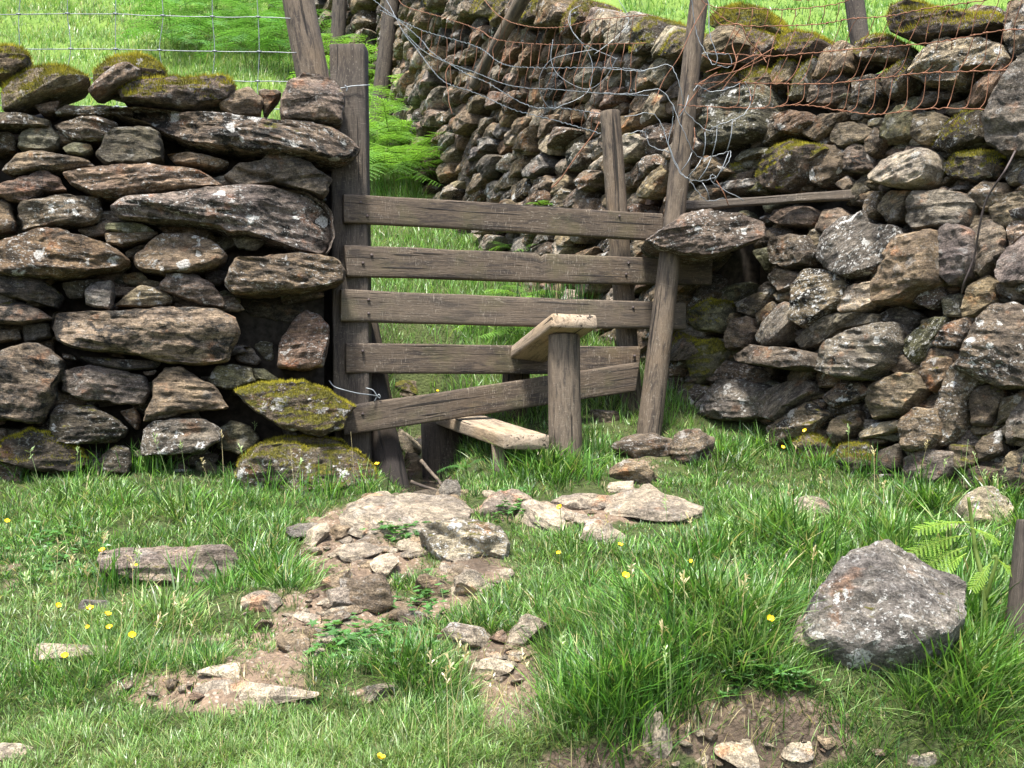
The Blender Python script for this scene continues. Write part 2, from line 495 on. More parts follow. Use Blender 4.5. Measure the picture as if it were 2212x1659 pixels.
    G.add(V, np.concatenate(Q), np.concatenate(T), bc=bc, col=np.tile(col, (len(V), 1)),
          lay=np.full(len(V), r.uniform(.05, 1.0)), par=np.tile([moss, lich * r.uniform(.15, 1.4), dark * r.uniform(.55, 1.3)], (len(V), 1)))
    return V, A

def moss_geo(V, Q, T, amount, seed, length=.014, dens=26000, nzmin=.25, thr=-.05):
    """short tufted moss growing on the upward faces of a stone"""
    r = np.random.default_rng(seed)
    F = np.concatenate([np.c_[Q[:, 0], Q[:, 1], Q[:, 2]], np.c_[Q[:, 0], Q[:, 2], Q[:, 3]], T])
    a, b, c = V[F[:, 0]], V[F[:, 1]], V[F[:, 2]]
    n = np.cross(b - a, c - a); ar = np.linalg.norm(n, axis=1) + 1e-12
    nz = n[:, 2] / ar
    w = np.where(nz > nzmin, ar, 0)
    if w.sum() <= 0: return None
    cnt = int(min(9000, w.sum() / 2 * dens))
    if cnt < 20: return None
    i = r.choice(len(F), cnt, p=w / w.sum())
    s, t = r.random(cnt), r.random(cnt)
    f = s + t > 1; s[f] = 1 - s[f]; t[f] = 1 - t[f]
    P = a[i] + s[:, None] * (b - a)[i] + t[:, None] * (c - a)[i]
    nn = n[i] / ar[i][:, None]
    k = fbm(P * 11 + seed, 7, 3) + (nn[:, 2] - .5) * .5 > thr - amount * .5
    P, nn = P[k], nn[k]
    if len(P) < 12: return None
    m = len(P)
    d = nn * .8 + np.array([0, 0, .5]) + r.normal(0, .35, (m, 3))
    d /= np.linalg.norm(d, axis=1)[:, None]
    ln = length * r.uniform(.5, 1.3, m) * (1 + .5 * fbm(P * 25, 3, 2))
    side = np.cross(d, r.normal(0, 1, (m, 3))); side /= np.linalg.norm(side, axis=1)[:, None] + 1e-9
    wd = r.uniform(.0012, .0024, m)[:, None]
    Vv = np.stack([P - side * wd - nn * .004, P + side * wd - nn * .004, P + d * ln[:, None]], 1).reshape(-1, 3)
    Tt = np.arange(m * 3).reshape(-1, 3)
    g = np.clip(.5 + fbm(P * 14, 9, 3) * .9 + r.normal(0, .18, m), 0, 1)[:, None]
    cols = (1 - g) * np.array([.06, .055, .010]) + g * np.array([.38, .335, .035])
    return Vv, Tt, np.c_[np.repeat(cols, 3, 0), np.ones(m * 3)]

def seg(p, q):
    p, q = np.array(p, float), np.array(q, float); return p, q

class WallLine:
    """a wall face: plan polyline in (x, y), leaning back by `batter` with height above `z0`"""
    def __init__(s, pts, batter, z0):
        s.p = np.array(pts, float); s.batter = batter; s.z0 = z0
    def hit(s, u, v):
        k = (u - CU) / FPX; best = None
        for i in range(len(s.p) - 1):
            a, d = s.p[i], s.p[i + 1] - s.p[i]
            den = d[0] - k * d[1]
            if abs(den) < 1e-9: continue
            t = (k * a[1] - a[0]) / den
            lo = -1e9 if i == 0 else 0; hi = 1e9 if i == len(s.p) - 2 else 1
            if lo - 1e-6 <= t <= hi + 1e-6:
                y = a[1] + t * d[1]
                if y > 0 and (best is None or y < best[0]): best = (y, i)
        y, i = best
        d = unit(np.append(s.p[i + 1] - s.p[i], 0))
        if d[0] < 0: d = -d
        nrm = np.array([d[1], -d[0], 0.])
        if nrm[1] > 0: nrm = -nrm
        z = (CV - v) / FPX * y
        y2 = y + max(0, z - s.z0) * s.batter / max(.3, -nrm[1]) 
        P = ray(u, v, y2)
        up = unit(np.array([0, 0, 1.]) - nrm * s.batter)
        return P, d, up, unit(np.cross(d, up)) if np.cross(d, up)[1] < 0 else -unit(np.cross(d, up))

def traced(W, poly_uv, push=0.):
    """picture outline -> outline in the wall's own plane"""
    c = np.mean(poly_uv, 0)
    O, ex, ez, n = W.hit(*c)
    dc = O / np.linalg.norm(O); O = O + dc * (push / (dc @ n))
    pts = []
    for u, v in poly_uv:
        d = ray(u, v, 1.0)
        t = (O @ n) / (d @ n)
        q = d * t - O
        pts.append((q @ ex, q @ ez))
    return np.array(pts), O, ex, ez, n

def zoomed(reg, pts):
    ox, oy, w = {'A': (0, 0, 1300), 'B': (0, 800, 1300), 'C': (1000, 0, 1300), 'D': (1000, 600, 1500), 'E': (2148, 0, 1500),
                 'F': (2148, 800, 1500), 'J': (1100, 1500, 1000)}[reg]
    p = np.array(pts, float).reshape(-1, 2)
    return (p * w / 2212 + np.array([ox, oy])) / (3648 / 2212)
# ------------------------------------------------------------------ the drystone walls
LEFTW = WallLine([(-3.3, 4.55), (-.72, 5.12)], .05, -.45)
RIGHTW = WallLine([(3.2, 3.25), (2.1, 4.5), (.98, 5.9), (-.667, 9.0), (-4.06, 17.0)], .10, -.3)
# outlines as flat lists x, y in the enlarged view of region A / B / E / F; then options
LEFT = [
 ('A', [-60,290,60,278,130,300,185,350,150,400,60,470,-60,490], dict(moss=1, c=1)),
 ('A', [5,560,80,480,200,420,330,400,450,420,540,470,520,500,440,530,300,570,200,600,90,650,20,665], dict(moss=1, c=1, tilt=.5)),
 ('A', [555,430,680,350,840,325,960,370,1010,440,900,490,700,560,560,520], dict(moss=1.1, c=1, push=-.06)),
 ('A', [530,545,600,460,700,390,760,370,850,420,830,470,700,520,570,595], dict(tint='t', c=1, tilt=.6, push=.05)),
 ('A', [690,540,830,490,1000,478,1200,470,1380,470,1430,530,1400,605,1250,635,1100,655,900,625,740,610], dict(moss=.8, c=1, lich=.8)),
 ('A', [1320,640,1400,560,1500,515,1590,590,1590,690,1400,700], dict(c=1, lich=.3, dark=.4)),
 ('A', [1560,545,1680,540,1710,560,1640,640,1600,700,1585,600], dict(c=1, push=-.05)),
 ('A', [1690,690,1700,610,1740,500,1850,440,1950,450,2040,490,2095,560,2090,640,2070,745,1960,765,1850,740,1720,735], dict(c=1, moss=.45, lich=.8, push=.04)),
 ('A', [600,650,830,635,1050,660,1350,690,1700,740,1850,735,2000,770,2110,830,2180,910,2130,960,2060,982,1900,950,1600,925,1350,905,1150,855,1000,795,870,725], dict(moss=.35, lich=.7, tilt=-.22, push=.05, dark=.9, tz=.25)),
 ('A', [330,690,380,630,490,640,640,630,810,670,800,692,620,702,480,702], dict(lich=1, push=-.02)),
 ('A', [-60,680,120,680,300,720,280,757,120,768,-60,765], dict(dark=1)),
 ('A', [200,640,360,600,340,672,260,692], dict(tint='r', push=-.05)),
 ('A', [310,750,450,710,600,705,720,740,700,770,620,845,450,855,370,805], dict(lich=1.1)),
 ('A', [-60,800,60,790,100,850,90,910,-60,930], dict(push=-.06)),
 ('A', [100,900,130,800,220,765,310,760,370,830,350,895,230,925], dict(tint='e', push=-.05)),
 ('A', [375,890,450,850,540,870,565,900,500,942,400,925], dict(tint='e')),
 ('A', [570,930,640,810,750,770,880,760,980,800,990,965,850,1005,640,1005], dict(tint='d', dark=1, lich=.3)),
 ('A', [10,1035,100,930,200,910,350,930,520,960,580,1000,400,1025,200,1035,80,1055], dict()),
 ('A', [1010,930,1120,915,1250,940,1390,980,1350,1022,1200,1002,1050,977], dict(tint='t', push=-.02)),
 ('A', [-60,1130,130,1070,270,1020,370,1080,400,1150,260,1165,160,1225,60,1215,-60,1170], dict(tint='r')),
 ('A', [360,1040,600,1010,900,1000,1200,1030,1300,1080,1360,1130,1150,1142,950,1165,700,1195,550,1165,420,1115], dict(tint='r', lich=.8, push=.02)),
 ('A', [1340,1065,1450,990,1590,980,1620,930,1780,940,1900,1000,2010,1080,2000,1165,1970,1195,1850,1155,1650,1105,1450,1135], dict(push=.02)),
 ('A', [95,1260,110,1220,250,1200,380,1180,600,1180,615,1260,600,1330,480,1362,250,1372,130,1392,100,1310], dict(lich=1)),
 ('A', [670,1260,740,1190,950,1180,1150,1140,1450,1130,1650,1118,1850,1160,1980,1230,2020,1300,2020,1400,1990,1535,1850,1515,1600,1445,1350,1395,1100,1345,900,1335,720,1315], dict(tint='v', lich=.9, push=.07, dark=.8, tz=-.3)),
 ('A', [-60,1200,50,1230,85,1330,80,1400,-60,1425], dict(tint='t')),
 ('A', [630,1350,800,1340,900,1370,940,1400,800,1422,640,1392], dict(tint='e')),
 ('A', [635,1410,780,1392,960,1400,900,1450,730,1492,640,1472], dict(tint='t')),
 ('A', [460,1390,600,1360,625,1420,540,1445], dict(push=-.06)),
 ('A', [940,1370,1090,1370,1140,1410,1000,1412], dict(tint='r', push=-.06)),
 ('B', [-60,110,100,60,220,30,400,30,560,90,700,140,785,220,720,272,520,305,300,325,100,315,-60,290], dict(tint='r', lich=1, dark=.9, push=.03)),
 ('B', [790,190,880,120,970,50,1150,50,1300,100,1385,190,1340,245,1150,295,950,295,840,265], dict(tint='t', lich=.6, dark=.3, push=.03)),
 ('B', [755,160,860,115,900,120,830,190,770,202], dict(tint='t', push=-.06)),
 ('B', [1390,285,1420,200,1600,200,1750,175,1950,180,2050,210,2105,290,2090,345,1980,375,1800,405,1550,425,1400,415,1360,345], dict(tint='t', push=.08, dark=.7)),
 ('B', [-60,320,150,290,240,320,330,380,380,430,340,505,200,472,50,445,-60,400], dict(tint='d', moss=.5, dark=1.2)),
 ('B', [-60,475,120,462,250,520,325,572,250,585,120,605,-60,595], dict(dark=1.2, moss=.3)),
 ('B', [360,350,520,330,640,330,530,390,500,445,410,445], dict(tint='d', push=-.05)),
 ('B', [515,390,580,340,680,340,690,420,670,522,520,492], dict(tint='g', push=.02)),
 ('B', [690,490,780,410,850,365,950,380,1050,440,1030,482,880,502], dict(lich=1.3)),
 ('B', [960,390,1010,300,1070,290,1200,300,1290,360,1340,430,1380,505,1250,485,1120,452,1080,432], dict(lich=.8, push=.03)),
 ('B', [330,525,560,520,850,520,1150,490,1350,520,1440,570,1470,660,1430,750,1380,825,1200,855,1000,835,850,792,600,772,420,742,350,705,310,605], dict(tint='t', lich=.7, dark=.8, push=.05)),
 ('B', [-60,785,150,715,290,742,370,810,370,900,330,1000,290,1130,250,1225,150,1205,-60,1175], dict(dark=1, lich=.8, push=.05)),
 ('B', [355,890,450,870,600,850,750,880,880,920,915,1015,870,1095,700,1085,500,1065,360,1005], dict(tint='v', lich=.8, dark=.5)),
 ('B', [920,950,1000,870,1090,850,1200,920,1320,990,1390,1115,1150,1135,1000,1185,870,1195,880,1130,930,1040], dict(push=.03)),
 ('B', [1255,930,1310,850,1450,845,1530,870,1550,950,1400,1002,1290,982], dict(tint='e', push=-.02)),
 ('B', [1530,870,1600,870,1700,940,1650,952,1550,932], dict(tint='e', push=-.05)),
 ('B', [1410,780,1450,730,1530,750,1580,820,1560,855,1440,832], dict(tint='p', push=-.16, lich=.2, dark=.1)),
 ('B', [1510,720,1590,690,1660,710,1670,820,1610,832,1550,762], dict(tint='e', push=-.2)),
 ('B', [1680,865,1700,690,1790,560,1860,520,1940,540,2000,620,1995,720,1960,865,1850,885,1760,882], dict(tint='r', push=.0, dark=.4)),
 ('B', [1420,1010,1560,960,1700,955,1850,960,2000,1000,2090,1070,2165,1105,2110,1150,2080,1235,1950,1285,1850,1265,1700,1235,1580,1155,1500,1085], dict(moss=1, push=.08, dark=.4)),
 ('B', [300,1160,340,1090,440,1080,560,1100,680,1160,780,1240,740,1292,550,1332,350,1325,300,1250], dict(tint='d', moss=.4, dark=1)),
 ('B', [720,1130,820,1105,850,1190,830,1252,780,1202], dict(tint='r', push=-.05)),
 ('B', [860,1245,920,1190,1100,1170,1240,1170,1320,1220,1360,1290,1250,1375,1050,1395,860,1405,850,1350], dict(tint='g', lich=1.2, push=.04)),
 ('B', [1310,1250,1400,1180,1520,1220,1580,1290,1540,1355,1450,1395,1310,1355], dict(tint='e', push=-.08, lich=.2)),
 ('B', [1420,1540,1450,1430,1560,1330,1700,1320,1900,1330,2080,1340,2150,1370,2212,1400,2270,1480,2330,1610,2200,1690,2000,1690,1800,1660,1600,1710,1450,1660], dict(moss=.8, lich=.9, push=.12)),
 ('B', [1590,1320,1700,1290,1950,1285,2080,1310,2130,1365,1900,1360], dict(moss=.6, push=.02)),
 ('B', [20,1300,180,1240,330,1270,450,1350,550,1445,450,1505,200,1485,-40,1425], dict(moss=.7, tint='d')),
 ('B', [610,1400,700,1330,780,1350,800,1450,780,1515,620,1495], dict(tint='d', moss=.5)),
 ('B', [1010,1480,1090,1430,1170,1500,1150,1565,1030,1545], dict(push=-.03)),
 ('B', [1180,1440,1250,1410,1340,1490,1350,1575,1200,1575], dict(tint='e', push=-.06)),
 ('B', [1400,450,1600,430,1900,410,1960,430,1940,535,1800,615,1500,565], dict(tint='d', push=-.24, lich=.1)),
 ('B', [720,310,850,280,900,330,850,372,760,362], dict(tint='e', push=-.08)),
 ('B', [810,350,900,330,990,350,950,392], dict(push=-.05)),
 ('B', [480,800,700,810,980,830,950,872,750,885,550,845], dict(tint='d', moss=.4, dark=1)),
 ('B', [130,600,300,590,310,685,150,722], dict(tint='d', push=-.04)),
 ('B', [-60,640,110,630,130,692,-60,722], dict(push=-.04)),
 ('B', [370,780,440,790,460,822,380,812], dict(push=-.03)),
 ('B', [860,890,950,880,930,912,880,915], dict(push=-.03)),
 ('B', [1540,600,1680,620,1740,690,1600,680], dict(tint='d', push=-.25)),
 ('B', [-60,1240,30,1235,40,1300,-60,1330], dict(push=-.02)),
]
RIGHT = [
 ('E', [570,130,620,50,720,20,820,40,870,130,800,180,650,190], dict(moss=1.4, c=1, tint='e')),
 ('E', [210,130,300,110,420,170,410,260,300,292,220,252], dict(moss=.4, tilt=.7)),
 ('E', [520,285,560,210,700,160,800,150,900,190,950,230,870,292,830,345,700,342,560,352], dict(moss=.8, lich=1, tilt=.6)),
 ('E', [910,200,1000,170,1120,180,1150,210,1100,292,1000,302,920,272], dict(moss=.9, c=1)),
 ('E', [1090,405,1160,260,1260,210,1300,240,1290,352,1230,392,1150,412], dict(tint='t', tilt=1)),
 ('E', [1310,220,1420,180,1500,190,1590,230,1560,302,1400,325,1310,282], dict(moss=.7, lich=1)),
 ('E', [1490,115,1510,40,1600,0,1690,20,1750,60,2070,80,2090,130,2000,165,1700,205,1600,192,1520,172], dict(moss=.6, c=1, dark=.9, push=.05)),
 ('E', [1880,50,1950,20,2080,40,2090,88,1900,82], dict(moss=.5, c=1)),
 ('E', [2110,0,2260,-10,2260,350,2150,302,2120,222], dict(c=1, dark=.9, push=.05)),
 ('E', [1620,390,1690,260,1750,210,2000,200,2100,240,2130,302,2090,352,1900,362,1880,442,1700,432], dict(tint='p', lich=1.5, push=.06, dark=.5, tilt=.2, tz=-.5)),
 ('E', [1700,432,1830,380,1990,370,1880,472,1800,472], dict(tilt=.4)),
 ('E', [1880,535,1980,420,2100,330,2130,320,2100,422,2050,502,1960,562], dict(tint='r', tilt=.7, push=.04)),
 ('E', [2010,640,2040,540,2110,400,2260,260,2260,800,2100,795,2020,742], dict(tint='v', dark=.6, push=.10, lich=.8)),
 ('E', [540,372,640,350,700,400,690,525,560,482,500,422], dict(moss=.6, tilt=.5)),
 ('E', [500,505,700,470,850,450,880,560,870,642,850,705,700,765,560,775,490,682], dict(tint='e', lich=.7, dark=.5, push=.03)),
 ('E', [690,382,820,340,900,400,880,485,760,475], dict(moss=.8, lich=.6)),
 ('E', [880,385,950,300,1000,320,980,422,910,465], dict(moss=.6, tilt=1)),
 ('E', [980,525,1000,430,1060,330,1110,300,1080,422,1060,505], dict(moss=.7, tint='e', tilt=1)),
 ('E', [1100,435,1280,390,1310,505,1200,565,1080,545], dict(push=-.05)),
 ('E', [1310,425,1420,390,1460,485,1400,565,1310,545], dict(lich=1, dark=.9)),
 ('E', [1470,400,1600,300,1640,330,1600,450,1500,520], dict(moss=.6, dark=1, tilt=.8)),
 ('E', [800,735,870,600,950,580,1000,600,960,702,860,765], dict(dark=.8, tilt=.4)),
 ('E', [890,600,1000,580,1080,590,1100,640,1000,705,930,695], dict(tint='r', push=.03, tilt=.4)),
 ('E', [1050,705,1150,600,1280,590,1200,675,1120,745], dict(tilt=.5)),
 ('E', [1180,735,1230,650,1330,640,1420,680,1380,745,1250,775], dict(lich=.8)),
 ('E', [1460,725,1510,610,1580,550,1630,590,1620,715,1530,745], dict(tint='e', tilt=.8)),
 ('E', [1620,725,1640,600,1750,590,1830,620,1800,725,1700,765], dict()),
 ('E', [1730,785,1780,680,1900,600,2020,580,2000,742,1850,795], dict(moss=.6, tint='d', tilt=.5)),
 ('E', [1370,740,1420,660,1470,740,1420,805,1370,822], dict(moss=.5)),
 ('E', [680,832,760,780,870,770,860,812,720,855], dict(tint='e', tilt=.2)),
 ('E', [560,965,620,890,760,850,830,860,800,932,640,985], dict(tint='e', moss=.7, push=-.05, lich=.1)),
 ('E', [440,905,540,830,660,820,620,885,560,955,440,965], dict(tint='e', push=-.08)),
 ('E', [820,895,880,800,1000,750,1120,760,1180,780,1080,855,1050,935,960,1005,870,995,810,935], dict(moss=.9, push=.04)),
 ('E', [1070,885,1120,790,1220,760,1280,810,1250,905,1160,985,1110,965], dict(lich=1)),
 ('E', [1240,835,1320,740,1380,770,1400,885,1330,905,1250,895], dict(moss=.5, dark=.9)),
 ('E', [1385,925,1460,850,1600,790,1710,775,1730,855,1700,935,1600,980,1500,975,1420,955], dict(tint='p', lich=.5, dark=.1, push=.08, tilt=.3)),
 ('E', [1760,885,1850,810,2000,790,2100,820,2080,925,1950,955,1820,925], dict(moss=.9, dark=1, tint='d')),
 ('E', [2110,935,2160,860,2260,820,2260,955,2140,975], dict(lich=.8)),
 ('E', [420,1055,520,990,680,950,830,930,850,962,700,1005,560,1035,450,1065], dict(lich=1.4, tint='g', tilt=.3)),
 ('E', [730,1005,830,940,890,950,850,1015], dict(moss=.8, tint='e')),
 ('E', [1000,990,1040,940,1110,980,1080,1010], dict(push=-.04)),
 ('E', [1210,965,1280,920,1310,965,1270,1005], dict()),
 ('E', [1290,960,1380,930,1400,1000,1310,1080], dict(push=-.03, tint='d')),
 ('E', [1370,1095,1390,1010,1470,1000,1460,1125,1400,1155], dict()),
 ('E', [1450,1095,1500,1010,1620,1000,1580,1145,1500,1175], dict(tilt=.4)),
 ('E', [1570,1155,1640,1010,1750,990,1900,1010,1950,1065,1900,1185,1750,1195,1640,1205], dict(push=.03, tint='v')),
 ('E', [1920,1035,2000,950,2120,960,2110,1055,2000,1105], dict()),
 ('E', [1840,1155,1900,1130,2050,1130,2020,1205,1900,1215], dict(push=-.02)),
 ('E', [2020,1095,2120,1020,2260,1000,2260,1135,2120,1195,2040,1165], dict(tint='t')),
 ('E', [225,1255,330,1190,430,1120,550,1100,750,1130,860,1160,840,1245,700,1305,550,1345,420,1335,280,1295], dict(tint='n', lich=1.0, dark=.5, t=1, face=5.40, tz=-.3, tilt=.15)),
 ('E', [860,1155,950,1090,1080,1080,1130,1130,1080,1185,950,1185], dict()),
 ('E', [1110,1205,1160,1100,1240,1090,1290,1140,1180,1235], dict(dark=.9)),
 ('E', [820,1235,900,1190,1000,1210,940,1265,860,1265], dict(push=-.05)),
 ('E', [870,1315,890,1260,990,1230,1070,1240,1110,1330,1080,1385,970,1415,880,1385], dict(dark=.7, push=.04)),
 ('E', [1060,1235,1120,1200,1170,1260,1100,1315], dict()),
 ('E', [1155,1365,1180,1260,1260,1150,1380,1110,1400,1180,1540,1190,1560,1240,1480,1365,1420,1435,1300,1465,1210,1425], dict(lich=1.7, tint='v', tilt=.7, push=.02, dark=.6)),
 ('E', [1430,1595,1440,1480,1500,1330,1560,1230,1750,1210,1770,1355,1750,1485,1620,1545,1500,1595], dict(tint='t', lich=.4, dark=.25, push=.07)),
 ('E', [1750,1335,1760,1230,1830,1170,1950,1220,1960,1355,1920,1455,1820,1495,1760,1435], dict(tint='v', dark=.3, push=.04)),
 ('E', [1950,1205,2040,1150,2120,1210,2100,1335,2000,1455,1950,1435], dict(lich=.8, tilt=.5)),
 ('E', [2120,1185,2260,1110,2260,1215,2130,1305], dict(tint='t')),
 ('E', [2060,1435,2110,1310,2260,1190,2260,1485,2100,1495], dict(push=.06, tilt=.6, tint='v', lich=.9)),
 ('E', [860,1465,900,1400,1040,1440,1020,1505,930,1535], dict(lich=.8)),
 ('E', [890,1545,980,1510,990,1575,920,1585], dict(push=-.02)),
 ('F', [480,465,520,300,600,260,640,290,600,405,500,485], dict(tint='d', push=-.08)),
 ('F', [600,395,660,320,780,300,720,395,640,435], dict(tint='e', push=-.10)),
 ('F', [470,470,560,400,650,400,660,470,620,565,500,555], dict(tint='e', moss=.8, lich=.1)),
 ('F', [310,745,350,620,430,560,510,630,480,705,400,785,320,795], dict(moss=.7, tilt=1, lich=.8)),
 ('F', [450,725,500,620,620,610,640,660,580,785,500,835], dict(moss=1.2, tint='e', lich=.1)),
 ('F', [690,405,800,360,900,330,860,422,800,485,720,465], dict(moss=.4, push=-.04)),
 ('F', [800,475,880,400,910,430,860,515,810,525], dict(tint='t', tilt=.8)),
 ('F', [800,605,860,500,940,410,1000,430,980,525,920,605,850,635], dict(tint='v', dark=.4, tilt=.9, push=.04)),
 ('F', [640,625,680,510,760,480,800,550,750,645,660,655], dict()),
 ('F', [1000,445,1010,310,1060,240,1180,230,1260,280,1250,405,1150,475,1060,545,1000,505], dict(lich=2.2, dark=.9, push=.05)),
 ('F', [1230,425,1300,320,1430,300,1440,405,1350,455,1250,465], dict(tint='p', lich=1, push=.03)),
 ('F', [1010,605,1100,520,1250,460,1440,470,1440,515,1250,545,1150,625,1060,655], dict(tilt=.6, tint='v', lich=.9)),
 ('F', [1110,755,1170,620,1280,560,1450,520,1530,520,1540,625,1480,745,1380,815,1250,805], dict(tint='v', dark=.25, lich=.6, push=.08)),
 ('F', [1440,485,1560,410,1680,480,1620,565,1550,545], dict(push=-.06, tint='d')),
 ('F', [1620,405,1700,330,1780,320,1800,385,1720,445], dict(lich=1)),
 ('F', [1780,385,1880,360,1890,485,1790,485], dict(tint='e', push=-.02)),
 ('F', [1880,445,1920,330,2010,260,2070,300,2050,415,1960,485,1890,495], dict(tint='t', dark=.3)),
 ('F', [1580,645,1620,570,1730,480,1800,480,1770,565,1700,645,1680,705,1620,745], dict(tint='e', lich=1.2, tilt=.8)),
 ('F', [1730,625,1800,520,1920,480,1940,545,1880,645,1760,645], dict(tint='r', dark=.7)),
 ('F', [1850,765,1900,640,1960,510,2060,410,2150,400,2260,480,2260,855,2080,855,1950,795], dict(lich=1, push=.06, tint='n')),
 ('F', [2060,315,2260,280,2260,395,2150,405,2080,365], dict()),
 ('F', [660,675,760,630,1000,650,1060,680,1060,745,940,755,800,735,680,715], dict(tint='n', dark=.5, push=.18, t=1, lich=.2, tz=-.1)),
 ('F', [590,805,640,710,760,740,870,770,860,835,700,845], dict(push=-.05, lich=.9)),
 ('F', [500,945,590,830,700,810,850,840,850,925,800,1005,680,1035,600,1025,520,995], dict(tint='v', dark=.3, lich=.5, push=.05)),
 ('F', [310,855,400,820,400,955,330,1005,300,935], dict(push=-.05)),
 ('F', [400,935,430,830,550,850,490,965,440,1015], dict(tint='d', moss=.5)),
 ('F', [830,1005,850,880,980,820,1110,820,1120,885,1000,965,900,1035], dict(tilt=.8, lich=.6, tint='v')),
 ('F', [970,805,1020,740,1120,740,1080,825,990,845], dict(tilt=.8)),
 ('F', [1120,785,1170,690,1250,800,1230,855,1130,855], dict(tint='r', lich=.8)),
 ('F', [850,1190,880,1060,1000,980,1100,930,1180,1000,1100,1085,1000,1125,900,1190], dict(moss=.5, dark=1)),
 ('F', [1150,905,1250,830,1350,830,1400,885,1300,935,1210,965], dict(lich=.9, dark=1)),
 ('F', [1370,945,1400,850,1510,790,1640,780,1680,865,1600,965,1500,1005,1410,1025], dict(tint='t', dark=.3, push=.04, moss=.3)),
 ('F', [1500,765,1520,690,1600,680,1640,755,1560,795], dict(lich=.8)),
 ('F', [1640,805,1680,720,1760,690,1830,700,1810,825,1730,875,1660,855], dict(tint='r', moss=.5)),
 ('F', [1760,965,1790,900,1830,760,1890,700,2000,800,1910,935,1890,1065,1840,1145,1780,1155], dict(lich=1.1)),
 ('F', [1850,845,1910,790,2020,810,1960,865], dict(tint='g')),
 ('F', [1920,955,1950,860,2080,830,2100,905,2030,1055,1940,1055], dict(moss=.4)),
 ('F', [1570,1125,1580,1010,1640,960,1760,970,1780,1105,1720,1185,1600,1195], dict(tint='n', dark=.4, push=.05)),
 ('F', [1340,1095,1440,1040,1570,1020,1580,1065,1480,1105,1360,1125], dict(tint='p', tilt=.2)),
 ('F', [1180,1105,1210,1020,1330,970,1340,1045,1270,1135,1200,1155], dict(dark=1, moss=.5)),
 ('F', [1000,1155,1080,1090,1200,1160,1190,1265,1080,1265], dict(moss=.7, dark=1)),
 ('F', [1200,1235,1260,1150,1400,1150,1420,1265,1340,1315,1220,1315], dict(moss=.8, tint='d')),
 ('F', [1570,1325,1580,1220,1700,1180,1830,1200,1810,1315,1700,1400,1590,1400], dict(tint='v', lich=.8, push=.05)),
 ('F', [830,1235,870,1120,910,1150,900,1255,860,1285], dict(lich=1.3)),
 ('F', [880,1310,960,1250,1060,1260,1080,1345,960,1390], dict(lich=.9)),
 ('F', [2000,1115,2100,1060,2080,1205,1980,1245,1960,1165], dict(moss=.5)),
 ('F', [2120,1035,2260,860,2260,1085,2130,1155], dict(tint='v')),
 ('F', [2090,1305,2130,1200,2260,1140,2260,1400,2120,1400], dict(moss=.3, dark=1)),
 ('F', [1440,1185,1560,1150,1560,1285,1460,1305], dict(tint='d')),
 ('F', [1820,1155,1920,1160,1960,1255,1840,1305], dict(moss=.7, dark=1)),
 ('F', [1850,1305,1980,1260,2080,1290,2040,1400,1900,1400], dict(dark=1)),
 ('F', [1080,1275,1200,1270,1210,1370,1090,1380], dict(dark=1)),
 ('F', [1230,1330,1400,1310,1560,1310,1560,1400,1250,1420], dict(dark=1, tint='d')),
 ('F', [2100,905,2260,860,2250,880,2130,1030,2060,1050], dict(tilt=.6, dark=.8)),
 ('F', [1400,1260,1440,1180,1470,1300,1420,1310], dict(push=-.03)),
]
def voronoi_cells(seeds, aniso, shear, nb=16):
    """convex cells of wall-plane seeds; aniso stretches stones along the wall, shear tilts their beds"""
    S2 = np.array(seeds, float)
    Mx = np.array([[aniso, shear], [0, 1.0]])
    T = S2 @ Mx.T
    Mi = np.linalg.inv(Mx)
    cells = []
    for i, p in enumerate(T):
        d = np.linalg.norm(T - p, axis=1)
        idx = np.argsort(d)[1:nb]
        poly = [p + np.array(q) for q in ((-.5, -.5), (.5, -.5), (.5, .5), (-.5, .5))]
        for j in idx:
            m = (p + T[j]) / 2; n = T[j] - p
            new = []
            for a in range(len(poly)):
                A, B = poly[a], poly[(a + 1) % len(poly)]
                da, db = (A - m) @ n, (B - m) @ n
                if da <= 0: new.append(A)
                if da * db < 0: new.append(A + (B - A) * da / (da - db))
            poly = new
            if len(poly) < 3: break
        if len(poly) >= 3: cells.append((i, np.array(poly) @ Mi.T))
        else: cells.append((i, None))
    return cells

def scatter(w, h, r0, r1, n_try, r):
    P, Rr = [], []
    for _ in range(n_try):
        p = np.array([r.random() * w, r.random() * h]); q = r0 + (r1 - r0) * r.random() ** 2.2
        if P:
            d = np.array(P) - p; d[:, 0] *= .62
            if (np.hypot(d[:, 0], d[:, 1]) < (np.array(Rr) + q) * .93).any(): continue
        P.append(p); Rr.append(q)
    return np.array(P)

def clean(poly, mn=.012):
    out = []
    for p in poly:
        if not out or np.linalg.norm(p - out[-1]) > mn: out.append(p)
    if len(out) > 2 and np.linalg.norm(out[0] - out[-1]) < mn: out.pop()
    return np.array(out)

